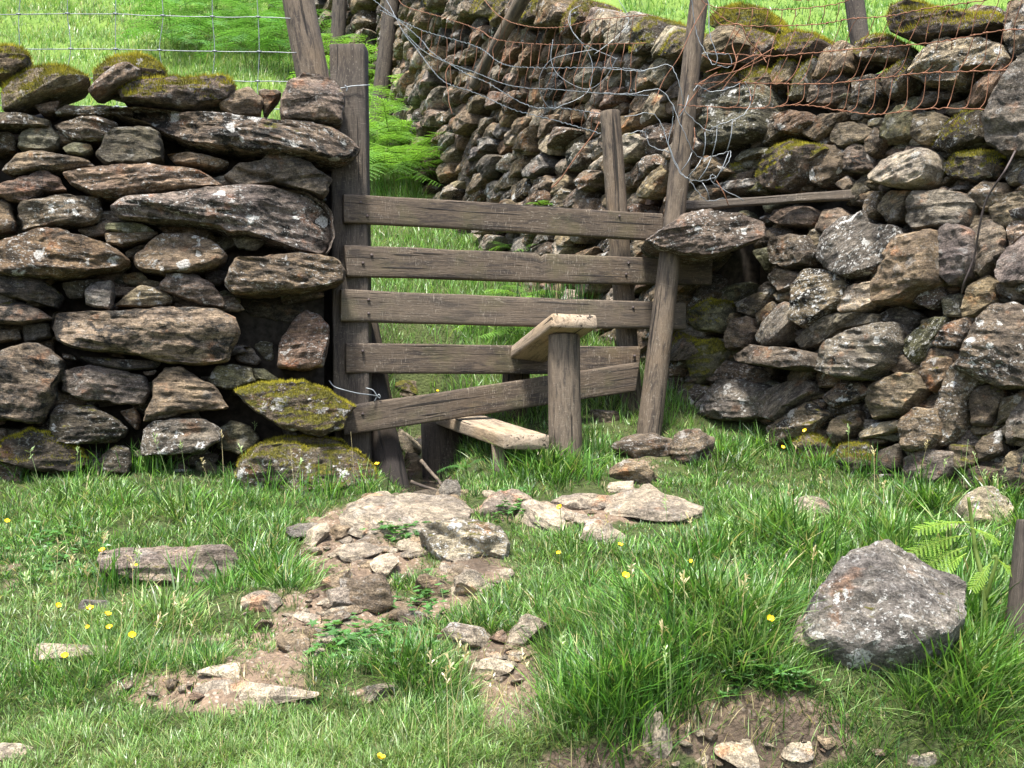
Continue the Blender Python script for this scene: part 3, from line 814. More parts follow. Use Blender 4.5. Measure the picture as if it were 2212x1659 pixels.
def core_block(G, line, tops, depth, back, base):
    """earth and small hearting inside a wall: a strip following the plan line, set back behind the face"""
    p = np.array(line.p); n = 40
    d = np.concatenate([[0], np.cumsum(np.linalg.norm(np.diff(p, axis=0), axis=1))])
    t = np.linspace(0, d[-1], n)
    xy = np.stack([np.interp(t, d, p[:, 0]), np.interp(t, d, p[:, 1])], 1)
    tg = np.gradient(xy, axis=0); tg /= np.linalg.norm(tg, axis=1)[:, None]
    nr = np.stack([tg[:, 1], -tg[:, 0]], 1)
    nr[nr[:, 1] > 0] *= -1
    secs = []
    for i in range(n):
        zt = tops(xy[i]); zb = base(xy[i])
        lean = line.batter * (zt - line.z0)
        f0 = xy[i] - nr[i] * back; f1 = xy[i] - nr[i] * (back + lean)
        b1 = xy[i] - nr[i] * (depth - .08); b0 = xy[i] - nr[i] * depth
        secs.append([(*f0, zb), (*f1, zt - .06), (*((f1 + b1) / 2), zt), (*b1, zt - .06), (*b0, zb)])
    V, Q, T = loft(np.array(secs))
    G.add(V, Q, T)

def dull(G, n=None):
    pass

def build_wall(W, data, wallname, label, base_loc, maxparts=100, grow=1.0):
    root = thing(wallname, base_loc, label, 'wall')
    todo = []
    for k, (reg, flat, o) in enumerate(data):
        P, O, ex, ez, n = traced(W, zoomed(reg, flat), o.get('push', 0.) + .02)
        if o.get('face'):
            Z = zoomed(reg, flat); cu, cv = Z.mean(0); O = ray(cu, cv, o['face']); ex, ez, n = np.array([1., 0, 0]), np.array([0, 0, 1.]), np.array([0, -1., 0])
            P = np.array([ray(a, b, o['face']) - O for a, b in Z])[:, [0, 2]]
        P = P.mean(0) + (P - P.mean(0)) * grow
        todo.append((abs(parea(P)), k, P, O, ex, ez, n, o))
    todo.sort(key=lambda q: -q[0])
    rest = Geo(); nrest = 0
    for rank, (A, k, P, O, ex, ez, n, o) in enumerate(todo):
        part = rank < maxparts
        G = Geo() if part else rest
        thick = .62 if o.get('t') else float(np.clip(math.sqrt(A) * 1.1, .14, .38))
        V, _ = stone_geo(G, P, O, ex, ez, n, 1000 + k * 7 + len(data), thick=thick, tint=o.get('tint', 'n'), moss=o.get('moss', 0.), lich=o.get('lich', .55),
                         dark=o.get('dark', .6), push=-.01, tilt=o.get('tilt', rng.uniform(-.15, .15)), tz=o.get('tz'), res=.0105)
        if part:
            nm = 'through_stone' if o.get('t') else 'coping_stone' if o.get('c') else 'stone'
            ob = G.build(nm, STONE, root)
            if o.get('moss', 0) >= .6:
                mg = moss_geo(G.V[0], G.Q[0], G.T[0], o['moss'], k, .021 if o.get('c') else .013, thr=-.4 if o.get('c') else .05, dens=34000)
                if mg:
                    Geo().add(mg[0], None, mg[1], tint=mg[2]).build('moss', MOSS, ob, smooth=False)
                    ob['label'] = 'stone capped with olive and golden moss'
        else: nrest += 1
    return root, rest

def filler(G, W, u0, u1, v0, v1, n, r, dep=(.04, .12), sz=(.035, .085), reg_ok=None):
    """small packing stones seen in the gaps, set back from the face"""
    for i in range(n):
        u, v = r.uniform(u0, u1), r.uniform(v0, v1)
        if reg_ok and not reg_ok(u, v): continue
        O, ex, ez, nn = W.hit(u, v)
        m = r.integers(5, 8); a = np.sort(r.uniform(0, 2 * PI, m) * .3 + np.arange(m) / m * 2 * PI)
        s = r.uniform(*sz)
        P = np.stack([np.cos(a) * s * r.uniform(1.1, 1.9), np.sin(a) * s * r.uniform(.5, .9)], 1)
        stone_geo(G, P, O, ex, ez, nn, int(r.integers(1e6)), thick=.08, tint=r.choice(list('nndedtg')), lich=.4, dark=.6, push=-r.uniform(*dep), tilt=r.uniform(-.3, .3), res=.02, bulge=.035, rnd=.04)
# ------------------------------------------------------------------ build: left wall, right wall, wall running up the field
L0 = np.array([-2.0, 4.9, float(gz(-2.0, 4.9))])
left_wall, lrest = build_wall(LEFTW, LEFT, 'drystone_wall', 'drystone wall of long flat mossy slabs ending at the square gatepost of the stile', L0)
r_ = np.random.default_rng(4)
def ltop(u): return np.interp(u, [-80, 60, 300, 480, 600, 740], [230, 230, 180, 190, 200, 205])
filler(lrest, LEFTW, -60, 690, 200, 1040, 170, r_, reg_ok=lambda u, v: v > ltop(u) + 40 and not (515 < u < 720 and 640 < v < 800))
filler(lrest, LEFTW, -420, -60, 240, 1060, 120, r_, dep=(-.05, .05), sz=(.07, .13))
lrest.build('packing_stone', STONE, left_wall, kind='stuff')
g = Geo()
core_block(g, WallLine([(-3.6, 4.48), (-.86, 5.09)], .05, -.45), lambda p: np.interp(p[0], [-3.6, -2, -.8], [1.22, 1.28, 1.22]), .55, .17, lambda p: float(gz(*p)) - .3)
g.build('hearting', CORE, left_wall)

R0 = np.array([2.0, 4.7, float(gz(2.0, 4.7))])
right_wall, rrest = build_wall(RIGHTW, RIGHT, 'drystone_wall', 'tall drystone wall of rough lichened blocks to the right of the leaning post', R0, grow=1.03)
r_ = np.random.default_rng(8)
filler(rrest, RIGHTW, 1480, 2230, 130, 1060, 620, r_, dep=(.015, .085), sz=(.03, .08), reg_ok=lambda u, v: not (1500 < u < 1640 and 540 < v < 700) and not(u < 1560 and v > 600) and not (u<1500 and v<300))
filler(rrest, RIGHTW, 1430, 1570, 640, 910, 40, r_, dep=(.0, .08), sz=(.04, .08))
filler(rrest, RIGHTW, 2230, 2620, 60, 1240, 240, r_, dep=(-.06, .05), sz=(.07, .14))
rrest.build('packing_stone', STONE, right_wall, kind='stuff')
g = Geo()
core_block(g, WallLine([(3.2, 3.25), (2.1, 4.5), (1.12, 5.72)], .10, -.3), lambda p: np.interp(p[1], [3, 4.5, 5.7], [1.45, 1.5, 1.62]), .7, .17, lambda p: float(gz(*p)) - .3)
g.build('hearting', CORE, right_wall)

# the wall running up the field behind the stile
FIELDW = WallLine([(1.12, 5.72), (.98, 5.9), (-.667, 9.0), (-1.6, 13.0), (-4.0, 18.0)], .08, .2)
class WL:
    """arc-length frame along a plan polyline"""
    def __init__(s, pts):
        s.p = np.array(pts); s.d = np.concatenate([[0], np.cumsum(np.linalg.norm(np.diff(s.p, axis=0), axis=1))])
    def at(s, t):
        x = np.interp(t, s.d, s.p[:, 0]); y = np.interp(t, s.d, s.p[:, 1])
        a = np.interp(t - .15, s.d, s.p[:, 0]), np.interp(t - .15, s.d, s.p[:, 1]); b = np.interp(t + .15, s.d, s.p[:, 0]), np.interp(t + .15, s.d, s.p[:, 1])
        ex = unit([a[0] - b[0], a[1] - b[1], 0])      # towards the viewer's right
        n = np.array([ex[1], -ex[0], 0]);  n = -n if n[1] > 0 else n
        return np.array([x, y]), ex, n
line = WL([(1.02, 5.85), (.98, 5.9), (-.667, 9.0), (-1.6, 13.0), (-4.0, 18.0)])
def ftop(y): return np.interp(y, [5.8, 6.2, 7.3, 8.9, 11, 13, 18], [1.78, 1.92, 2.46, 3.1, 4.1, 5.2, 7.7])
F0 = np.array([-.6, 9.0, float(gz(-.6, 9.0))])
field_wall = thing('drystone_wall', F0, 'drystone wall of small brown stones running uphill behind the stile rails', 'wall')
r_ = np.random.default_rng(21)
cells = []
for (t0, t1, r0, r1, H) in ((-.05, 3.6, .036, .085, 2.35), (3.6, 8.0, .05, .10, 2.3), (8.0, 13.2, .07, .13, 2.1)):
    P = scatter(t1 - t0, H, r0, r1, 2600, r_)
    for i, poly in voronoi_cells(P, .54, .22):
        if poly is None or len(poly) < 3: continue
        if (poly < -.12).any() or (poly[:, 0] > t1 - t0 + .12).any(): continue
        c = poly.mean(0); poly = clean(c + (poly - c) * r_.uniform(.94, 1.12), .3 * math.sqrt(abs(parea(poly))))
        if len(poly) < 3: continue
        t = t0 + c[0]; xy, ex, n = line.at(t)
        zb = float(gz(*xy)) - .15; zt = float(ftop(xy[1])); zz = zb + c[1]
        if zz > zt - .05: continue
        q = poly - c; q = np.stack([-q[:, 0], q[:, 1]], 1); a_ = r_.normal(0, .16); q = q @ np.array([[math.cos(a_), math.sin(a_)], [-math.sin(a_), math.cos(a_)]])
        ez = unit(np.array([0, 0, 1.]) - n * .08)
        O = np.array([*xy, zz]) - n * .08 * (zz - zb)
        cells.append([abs(parea(q)), q, O, ex, ez, n, zt - zz])
# coping slabs set on edge along the top
t = 0.0
while t < 7.0:
    xy, ex, n = line.at(t); zt = float(ftop(xy[1]))
    w = r_.uniform(.14, .34); h = r_.uniform(.12, .22)
    a = r_.uniform(-.35, .5)
    q = np.array([(-w / 2, -h / 2), (w * .1, -h / 2 * 1.1), (w / 2, -h * .4), (w / 2 * r_.uniform(.7, 1), h * .3), (w * .1, h / 2 * r_.uniform(.8, 1.3)), (-w / 2, h * .2)])
    q = q @ np.array([[math.cos(a), math.sin(a)], [-math.sin(a), math.cos(a)]])
    cells.append([9 + w * h, q, np.array([*xy, zt + h * .15]) - n * .1, ex, unit(np.array([0, 0, 1.]) - n * .1), n, 0])
    t += w * .82
cells.sort(key=lambda c: -c[0] * (1 if c[0] > 8 else (6 / c[2][1]) ** 2))
frest = Geo()
for k, (A, q, O, ex, ez, n, below) in enumerate(cells):
    part = k < 125
    G = Geo() if part else frest
    cope = A > 8
    y = O[1]
    if cope and (k % 3 == 1): mo = 1.0
    else: mo = .35 if r_.random() < .25 else .0
    V, _ = stone_geo(G, q, O, ex, ez, n, 5000 + k, thick=.2 if not cope else .3, tint=str(r_.choice(list('nnttrgdtnpp'))), moss=mo, lich=r_.uniform(.3, 1.0), dark=r_.uniform(.3, .8),
              push=r_.normal(0, .038) - (.05 if r_.random() < .12 else 0) + (.03 if cope else 0), tilt=r_.uniform(-.2, .7), res=.0017 * y * 1.2, bulge=None, rnd=.05)
    if part:
        ob = G.build('coping_stone' if cope else 'stone', STONE, field_wall)
        if mo >= 1:
            mg = moss_geo(G.V[0], G.Q[0], G.T[0], 1, k, .02, 16000, .2, -.2)
            if mg: Geo().add(mg[0], None, mg[1], tint=mg[2]).build('moss', MOSS, ob, smooth=False)
frest.build('small_stone', STONE, field_wall, kind='stuff')
g = Geo()
core_block(g, WallLine([(1.1, 5.8), (.98, 5.9), (-.667, 9.0), (-1.6, 13.0), (-4.0, 18.0)], .08, .2), lambda p: float(ftop(p[1])) - .02, .62, .10, lambda p: float(gz(*p)) - .3)
g.build('hearting', CORE, field_wall)
# ------------------------------------------------------------------ the stile
PL = np.array([ray(735, 0, 5.2)[0], 5.2]); PR = np.array([ray(1400, 0, 5.72)[0], 5.72])
def plane_y(u, off=0.0):
    k = (u - CU) / FPX; d = PR - PL
    t = (k * PL[1] - PL[0]) / (d[0] - k * d[1])
    return PL[1] + t * d[1] + off
PN = np.array([PR[1] - PL[1], -(PR[0] - PL[0]), 0]); PN /= np.linalg.norm(PN)       # towards the viewer
if PN[1] > 0: PN = -PN
def dz(x, y): return np.array([1000 + x * 1500 / 2212, 600 + y * 1500 / 2212]) / (3648 / 2212)

def plank(name, TL, TR, BR, BL, thick, tdir, mat, parent, seed, rough=.0025, notches=(), rnd=.5, label=None, n=90):
    """a sawn board: front face corners in space, thickness along tdir (away from the viewer)"""
    TL, TR, BR, BL, tdir = (np.asarray(q, float) for q in (TL, TR, BR, BL, tdir))
    Ltot = np.linalg.norm(TR - TL)
    H = np.linalg.norm(TL - BL); b = min(.009, thick * .2)
    def ring():
        pts = []
        for hh in np.linspace(b / H, 1 - b / H, 7): pts.append((hh, 0.0))
        pts += [(1 - b / H * .3, b * .3)]
        for t in np.linspace(b, thick - b, 3): pts.append((1.0, t))
        pts += [(1 - b / H * .3, thick - b * .3)]
        for hh in np.linspace(1 - b / H, b / H, 7): pts.append((hh, thick))
        pts += [(b / H * .3, thick - b * .3)]
        for t in np.linspace(thick - b, b, 3): pts.append((0.0, t))
        pts += [(b / H * .3, b * .3)]
        return np.array(pts)
    R = ring(); m = len(R)
    ss = np.concatenate([[0, .004 / Ltot], np.linspace(.012 / Ltot, 1 - .012 / Ltot, n), [1 - .004 / Ltot, 1]])
    secs, bcs = [], []
    for i, s in enumerate(ss):
        T = TL + (TR - TL) * s; B = BL + (BR - BL) * s
        top = 1.0
        for (ps, w, d) in notches: top -= d * max(0, 1 - ((s - ps) / w) ** 2) if abs(s - ps) < w else 0
        sc = 1 - (.02 if i in (0, len(ss) - 1) else 0)
        hh = .5 + (R[:, 0] * top - .5) * sc
        secs.append(B + (T - B) * hh[:, None] + tdir * (thick / 2 + (R[:, 1] - thick / 2) * sc)[:, None])
        bcs.append(np.c_[np.full(m, s * Ltot), R[:, 0] * H, R[:, 1]])
    secs = np.array(secs); sh = secs.shape
    P = secs.reshape(-1, 3)
    bcv = np.concatenate(bcs)
    ed = np.abs(np.tile(R[:, 0], len(ss)) - .5) > .44
    nz = fbm(bcv * np.array([3.0, 20, 20]) + seed * 3.1, seed, 3)
    up = unit(TL - BL)
    P = P + up * (nz * rough * np.where(ed, 2.2, .5))[:, None] + tdir * (fbm(bcv * np.array([2, 30, 30]) + seed, seed + 9, 2) * rough * .8)[:, None]
    # long slow warp
    P = P + up * (np.sin(bcv[:, 0] * 2.1 + seed) * .004)[:, None]
    V, Q, T = loft(P.reshape(sh))
    bc = np.concatenate([bcv, [bcv[:m].mean(0), bcv[-m:].mean(0)]]) + np.array([seed * 1.7, seed * .9, seed * .53])
    return Geo().add(V, Q, T, bc=bc, rnd=np.full(len(V), rnd)).build(name, mat, parent, label)

def post(name, base, top, r0, r1, mat, parent=None, seed=1, square=None, rnd=.5, label=None, flat=True, sides=28):
    """a round (or square = half sizes) timber post; top slightly uneven"""
    base, top = np.asarray(base, float), np.asarray(top, float)
    ax = unit(top - base); L = np.linalg.norm(top - base)
    a = unit(np.cross(ax, [0, 1, 0.0])); b = np.cross(ax, a)
    if b[1] > 0: b = -b
    n = int(np.clip(L / .022, 12, 70))
    ss = np.concatenate([np.linspace(0, 1, n), [1.0, 1.0]])
    secs, bcs = [], []
    if square:
        q = []
        hw, hd, bv = square[0], square[1], .012
        cs = [(-hw, -hd), (hw, -hd), (hw, hd), (-hw, hd)]
        for i in range(4):
            p, p2 = np.array(cs[i]), np.array(cs[(i + 1) % 4]); d = p2 - p; ln = np.linalg.norm(d)
            for t in np.concatenate([[bv * .35 / ln], np.linspace(bv / ln, 1 - bv / ln, 5)]): q.append(p + d * t)
        q = np.array(q); q[::6] *= .985
    else:
        an = np.arange(sides) / sides * 2 * PI
        q = np.stack([np.cos(an), np.sin(an)], 1)
    m = len(q)
    for i, s in enumerate(ss):
        sc = [1.0, .97, .55][max(0, i - n + 1)] if i >= n - 1 else 1.0
        r = (r0 + (r1 - r0) * s) if not square else 1.0
        c = base + (top - base) * s + a * math.sin(s * 2.3 + seed) * .006
        lift = [0, 0, .004, .006][max(0, i - n + 2)] if i >= n - 2 else 0
        if i >= n: lift = (.004, .007)[i - n]
        secs.append(c + ax * lift + (q[:, :1] * a + q[:, 1:] * b) * r * sc)
        th = np.arctan2(q[:, 1], q[:, 0])
        bcs.append(np.c_[np.full(m, s * L + lift), q * (r if not square else 1) * sc])
    secs = np.array(secs); sh = secs.shape; P = secs.reshape(-1, 3); bcv = np.concatenate(bcs)
    ctr = np.repeat(secs.mean(1), m, 0)
    o = P - ctr; ol = np.linalg.norm(o, axis=1)[:, None] + 1e-9
    rr = r0 if not square else min(square)
    P = P + o / ol * (fbm(bcv * np.array([2.2, 22, 22]) + seed * 5.3, seed, 3) * rr * .09)[:, None]
    V, Q, T = loft(P.reshape(sh))
    bc = np.concatenate([bcv, [bcv[:m].mean(0), bcv[-m:].mean(0)]]) + np.array([seed * 2.7, seed * 1.1, seed * .77])
    return Geo().add(V, Q, T, bc=bc, rnd=np.full(len(V), rnd)).build(name, mat, parent, label, origin=base)

stile = thing('wooden_stile', ray(1070, 960, 5.4), 'weathered timber step stile with five rails and two worn plank steps', 'stile')
def rail(name, tl, tr, br, bl, seed, off=0.0, **kw):
    q = []
    for p in (tl, tr, br, bl):
        u, v = dz(*p)
        q.append(ray(u, v, plane_y(u, off)))
    return plank(name, *q, .045, -PN, WOOD, stile, seed, **kw)
rail('rail', (333, 138), (2010, 232), (2005, 374), (333, 288), 1, rnd=.47)
rail('rail', (337, 405), (2270, 476), (2265, 612), (350, 572), 2, notches=((.505, .012, .12), (.07, .01, .02)), rnd=.53, label='rail with a notch bitten out of its top edge')
rail('rail', (318, 633), (2130, 706), (2130, 848), (318, 800), 3, notches=((.62, .02, .02),), rnd=.64)
rail('rail', (345, 912), (1892, 937), (1882, 1082), (345, 1070), 4, off=.012, rnd=.47)
rail('rail', (333, 1245), (1884, 1023), (1866, 1178), (333, 1400), 5, off=-.055, rnd=.52, label='lowest rail fixed on a slant')
# gatepost: square, behind the rail ends
yG = 5.2 + .045 + .085
bt = ray(763, 985, yG); tp = ray(756, 106, yG)
gp = post('gatepost', bt + np.array([0, 0, -.25]), tp, 0, 0, WOODB, stile, 11, square=(.086, .075), rnd=.52)
post('post', np.array([ray(734, 1000, 5.58)[0], 5.58, -.6]), ray(738, 300, 5.58), 0, 0, WOODW, stile, 13, square=(.085, .07), rnd=.5)  # post behind the gatepost, its shadow put into the near-black colour
yP = 5.85
post('post', ray(1366, 905, yP), ray(1321, 243, yP), .058, .054, WOODP, stile, 12, rnd=.48)
# nails
g = Geo()
for (x, y) in ((478, 455), (432, 497), (462, 690), (462, 762), (430, 960), (430, 1290), (1828, 497), (1815, 556), (1852, 730), (420, 178), (455, 250), (1860, 985), (1780, 250)):
    u, v = dz(x, y); p = ray(u, v, plane_y(u) - (.058 if y > 1200 else .004))
    an = np.arange(8) / 8 * 2 * PI
    pts = p + np.stack([np.cos(an) * .007, np.zeros(8) - .003, np.sin(an) * .007], 1)
    s = loft([pts + np.array([0, .02, 0]), pts])
    g.add(*s)
g.build('nail_head', DARKWIRE, stile, kind='stuff')

def step(tl_f, tr_f, br_f, bl_f, tl_r, bl_r, wr, yf, yr, seed, mat, label):
    """plank: front end corners in picture D at depth yf; rear left corners at depth yr; wr rear right shift"""
    F = [ray(*dz(*p), yf) for p in (tl_f, tr_f, br_f, bl_f)]
    Rl = [ray(*dz(*p), yr) for p in (tl_r, bl_r)]
    return F, Rl
# lower step
def step_plank(cTLf, cTRf, cTLr, cTRr, thick, seed, label, n=50):
    """top face corners in space: near-left, near-right, far-left, far-right"""
    cTLf, cTRf, cTLr, cTRr = (np.asarray(q, float) for q in (cTLf, cTRf, cTLr, cTRr))
    nrm = unit(np.cross(cTRf - cTLf, cTLr - cTLf)); nrm = nrm if nrm[2] > 0 else -nrm
    return plank('step', cTLr, cTLf, cTRf, cTRr, thick, -nrm, WOODS, stile, seed, rough=.003, rnd=.5, label=label, n=n)
yf, yr = 4.82, 6.25
a = ray(*dz(1165, 1399), yf); b = ray(*dz(1405, 1364), yf - .02); b[2] = a[2] + .004
zr = ray(*dz(935, 1322), 5.36)[2]
wdir = unit((b - a) * np.array([1, 1, 0])); wid = .205
b = a + wdir * wid
far = ray(*dz(850, 1300), yr); far[2] = a[2] + (zr - a[2]) * (yr - yf) / (5.36 - yf)
fd = ray(*dz(935, 1322), 5.36); dirn = (fd - a) / (5.36 - yf); far = a + dirn * (yr - yf)
lo = step_plank(a, b, far, far + wdir * wid, .064, 21, 'low plank step worn pale on top')
post('step_post', ray(*dz(1160, 1640), yf + .10) + np.array([0, 0, -.12]), a + wdir * .0 + (far - a) * .13 + wdir * .05 + np.array([0, 0, -.05]), .044, .042, WOODP, stile, 22, square=(.032, .04), rnd=.6)
post('step_post', np.array([*ray(*dz(862, 1650), 5.80)[:2], ray(*dz(862, 1650), 5.80)[2] - .1]), ray(*dz(857, 1325), 5.82), .126, .118, WOODB, stile, 23, rnd=.42)  # shade below the plank is painted in by the darker timber
# upper step, tilted up towards the walker
yf2, yr2 = 4.92, 5.5
a2 = ray(*dz(1430, 762), yf2); b2 = a2 + unit(ray(*dz(1650, 770), yf2 - .0) - a2) * .20
r2 = ray(*dz(1212, 932), yr2)
d2 = (r2 - a2); far2 = a2 + d2 * 1.55
w2 = (b2 - a2)
step_plank(a2, b2, far2, far2 + w2, .062, 31, 'higher plank step tipped up at its front end')
top = a2 + d2 * .22 + w2 * .5 + np.array([0, 0, -.060])
bs = ray(*dz(1452, 1470), 5.06)
post('step_post', np.array([top[0] + .012, top[1], float(gz(top[0], top[1])) - .1]), top, .080, .073, WOODP, stile, 32, rnd=.58)
top3 = a2 + d2 * 1.42 + w2 * .5 + np.array([0, 0, -.060])
post('step_post', np.array([top3[0], top3[1], float(gz(top3[0], top3[1])) - .1]), top3, .075, .07, WOODP, stile, 33, rnd=.4)

# wire ties on the gatepost
g = Geo()
pts = [ray(u, v, y) for u, v, y in ((700, 192, 5.33), (722, 192, 5.245), (740, 190, 5.238), (762, 186, 5.238), (795, 184, 5.24), (797, 184, 5.33))]
g.add(*tube(smooth_line(pts, 30), .0032))
g.add(*tube(smooth_line([ray(u, v, 5.23) for u, v in ((745, 184), (750, 190), (748, 198))], 8), .003))
g.build('wire_tie', GALV, stile)
g = Geo()
pts = [ray(u, v, y) for u, v, y in ((711, 822, 5.14), (722, 835, 5.13), (745, 843, 5.13), (775, 850, 5.14), (800, 853, 5.16), (815, 856, 5.2))]
g.add(*tube(smooth_line(pts, 30), .0032))
pts = [ray(u, v, 5.2) for u, v in ((790, 838), (806, 843), (815, 856), (822, 860), (818, 852), (808, 868))]
g.add(*tube(smooth_line(pts, 24), .003))
g.build('wire_tie', GALV, stile)

# posts that stand by themselves
def free_post(name, label, cat, base, top, r0, r1, mat, seed, group=None, **kw):
    o = post(name, base, top, r0, r1, mat, None, seed, **kw)
    return tag(o, label, cat, group)
b_ = ray(834, 1062, 5.0)
free_post('strut_post', 'black wet post leaning against the back of the gatepost above the trickle', 'post', np.array([b_[0], b_[1] + .32, b_[2] + .0 - .05]), ray(779, 700, 5.52), .086, .05, WOODW, 41)
b_ = ray(1392, 930, 5.52)
b_[2] = float(gz(b_[0], b_[1])) - .15
lean_post = free_post('leaning_post', 'tall round grey post leaning in front of the right end of the rails', 'post', b_, ray(1517, -60, 5.52), .064, .044, WOODP, 42, rnd=.45)
# fence posts behind the walls
b_ = ray(712, 250, 6.1); b_[2] = float(gz(b_[0], b_[1])) - .2
d_ = unit(ray(676, 157, 6.1) - ray(640, -40, 6.1))
tp_ = ray(640, -40, 6.1); low = tp_ + d_ * ((b_[2] - tp_[2]) / d_[2])
field_fence = thing('wire_fence', np.array([-2.2, 6.1, float(gz(-2.2, 6.1))]), 'stock fence of square galvanised wire above the mossy wall top', 'fence')
post('post', low, tp_, .105, .088, WOODP, field_fence, 43, rnd=.5)
hor = [[(-40, 88), (400, 85), (700, 86), (975, 97), (1290, 103), (1560, 103), (1790, 110)],
       [(-40, 296), (415, 297), (700, 298), (980, 305), (1300, 312), (1560, 315), (1800, 320)],
       [(-40, 470), (400, 474), (980, 482), (1300, 488), (1560, 494), (1830, 495)],
       [(-40, 640), (980, 650), (1850, 664)], [(-40, -120), (980, -112), (1780, -100)]]
wires = []
for hl in hor:
    p = [ray(*zoomed('A', [q])[0], 6.03) for q in hl]
    wires.append(smooth_line(p, 70))
for w in wires:
    w[:, 2] += fbm(w * 9, 3, 2) * .004
    Geo().add(*tube(w, .0026)).build('line_wire', GALV, field_fence)
for x in (-160, 122, 413, 697, 974, 1289, 1560):
    pts = []
    for k, w in sorted(enumerate(wires), key=lambda q: -q[1][0, 2]):
        X = ray(*zoomed('A', [(x + k * .6, 0)])[0], 6.025)[0]
        i = np.argmin(abs(w[:, 0] - X)); pts.append(w[i] + np.array([rng.normal(0, .004), -.004, 0]))
    g = Geo().add(*tube(smooth_line(pts, 30), .0022))
    for p in pts:
        g.add(*tube([p + np.array([-.012, -.002, .001]), p + np.array([.012, -.002, -.001])], .0055))
    g.build('stay_wire', GALV, field_fence)

def fence_post(u0, v0, u1, v1, y, r, seed, label, rnd=.5, grp=None, ybase=None):
    tp = ray(u0, v0, y); dn = ray(u1, v1, y if ybase is None else ybase)
    d = unit(dn - tp)
    zt = float(gz(dn[0], dn[1])) - .1
    if d[2] < -.2 and dn[2] > zt: dn = tp + d * ((zt - tp[2]) / d[2])
    return free_post('fence_post', label, 'post', dn, tp, r, r * .92, WOODB if seed % 2 else WOODP, seed, grp, rnd=rnd, sides=18)
fence_post(853, -40, 826, 185, 11.4, .088, 51, 'grey post standing in bracken at the foot of the far wall')
fence_post(735, -40, 728, 110, 13.8, .095, 53, 'dark post farther up the field behind the mossed leaning fence post')
free_post('split_pole', 'broken grey pole slanting down across the face of the field wall', 'pole', ray(1024, 188, 7.75), ray(1165, -70, 7.05), .040, .052, WOODP, 52, rnd=.6)
fence_post(1246, -30, 1249, 20, 7.9, .06, 54, 'short post showing over the field wall behind the pale cope stone')
fence_post(1843, -30, 1856, 70, 6.9, .062, 55, 'dark post standing behind the top of the right wall')
# weathered rail end jammed in the right wall
p0 = zoomed('E', [(410, 1062)])[0]; p1 = zoomed('E', [(1330, 1000)])[0]
q = [ray(*zoomed('E', [(410, 1050)])[0], 5.72), ray(*zoomed('E', [(1330, 992)])[0], 5.30), ray(*zoomed('E', [(1325, 1042)])[0], 5.30), ray(*zoomed('E', [(410, 1104)])[0], 5.72)]
tag(plank('wall_plank', *q, .05, unit([.25, 1, 0]), WOODB, None, 61, rough=.006, rnd=.62), 'old grey splintered plank wedged between stones of the right wall', 'plank')
# dark post at the edge of the view
b_ = ray(2208, 1545, 2.95); b_[2] = float(gz(b_[0], b_[1])) - .1
free_post('old_post', 'dark cracked timber post rising from grass beside the big boulder', 'post', b_, ray(2238, 1130, 2.98), .052, .044, WOODB, 63, rnd=.5)
# ------------------------------------------------------------------ loose netting and wires
def crimp(P, amp, r, fr=26):
    """the small kinks of old netting"""
    n = len(P); s = np.linspace(0, 1, n)
    Lk = np.linalg.norm(np.diff(P, axis=0), axis=1).sum()
    ph = s * Lk * fr
    P = P.copy()
    P[:, 2] += amp * np.sin(ph * 2 * PI) * .6 + r.normal(0, amp * .25, n)
    P[:, 0] += amp * np.cos(ph * 2 * PI) * .3
    return P
def depth_front(W, u, v, gap):
    O, ex, ez, n = W.hit(u, v)
    return O[1] - gap
rw = np.random.default_rng(77)
sag = thing('sagging_netting', ray(1150, 120, 6.4), 'sagging sheep netting hung slack in front of the field wall', 'netting')
def cpt(x, y, yy): return ray(*zoomed('C', [(x, y)])[0], yy)
def ydep(x):      # the net hangs from the far post (x small) to the leaning post
    return float(np.interp(x, [300, 640, 1000, 1500, 2212], [9.2, 8.2, 7.3, 6.4, 5.65]))
LN = {
 1: [(560, -60), (640, 0), (740, 190), (820, 290), (900, 400), (1000, 500), (1200, 570), (1400, 660), (1700, 740), (1940, 810)],
 2: [(540, -20), (700, 110), (850, 240), (920, 320), (1130, 450), (1250, 500), (1500, 640), (1700, 655), (1940, 690)],
 3: [(700, -30), (760, 40), (1000, 110), (1200, 180), (1310, 240), (1600, 270), (1900, 268), (2212, 262)],
 4: [(600, 60), (850, 180), (1180, 280), (1330, 380), (1500, 410), (2000, 412), (2212, 430)],
 5: [(760, 210), (900, 330), (1180, 440), (1400, 520), (1700, 545), (2000, 570), (2230, 580)],
 6: [(1200, -40), (1330, 100), (1500, 160), (1700, 165), (1900, 120), (2230, 90)],
}
cur = {}
for k, L in LN.items():
    P = smooth_line([cpt(x, y, ydep(x) - .02 * k) for x, y in L], 160)
    cur[k] = (P, smooth_line([(x, y, 0) for x, y in L], 160)[:, :2])
    Pc = crimp(P, .0055 if k in (1, 2, 4) else .003, rw)
    Geo().add(*tube(Pc, .0026 if k in (1, 2) else .0023)).build('line_wire', GALV if k in (1, 2, 4, 5) else RUST, sag)
def at_x(k, x):
    P, Z = cur[k]; i = np.argmin(abs(Z[:, 0] - x)); return P[i]
g, nst = Geo(), 0
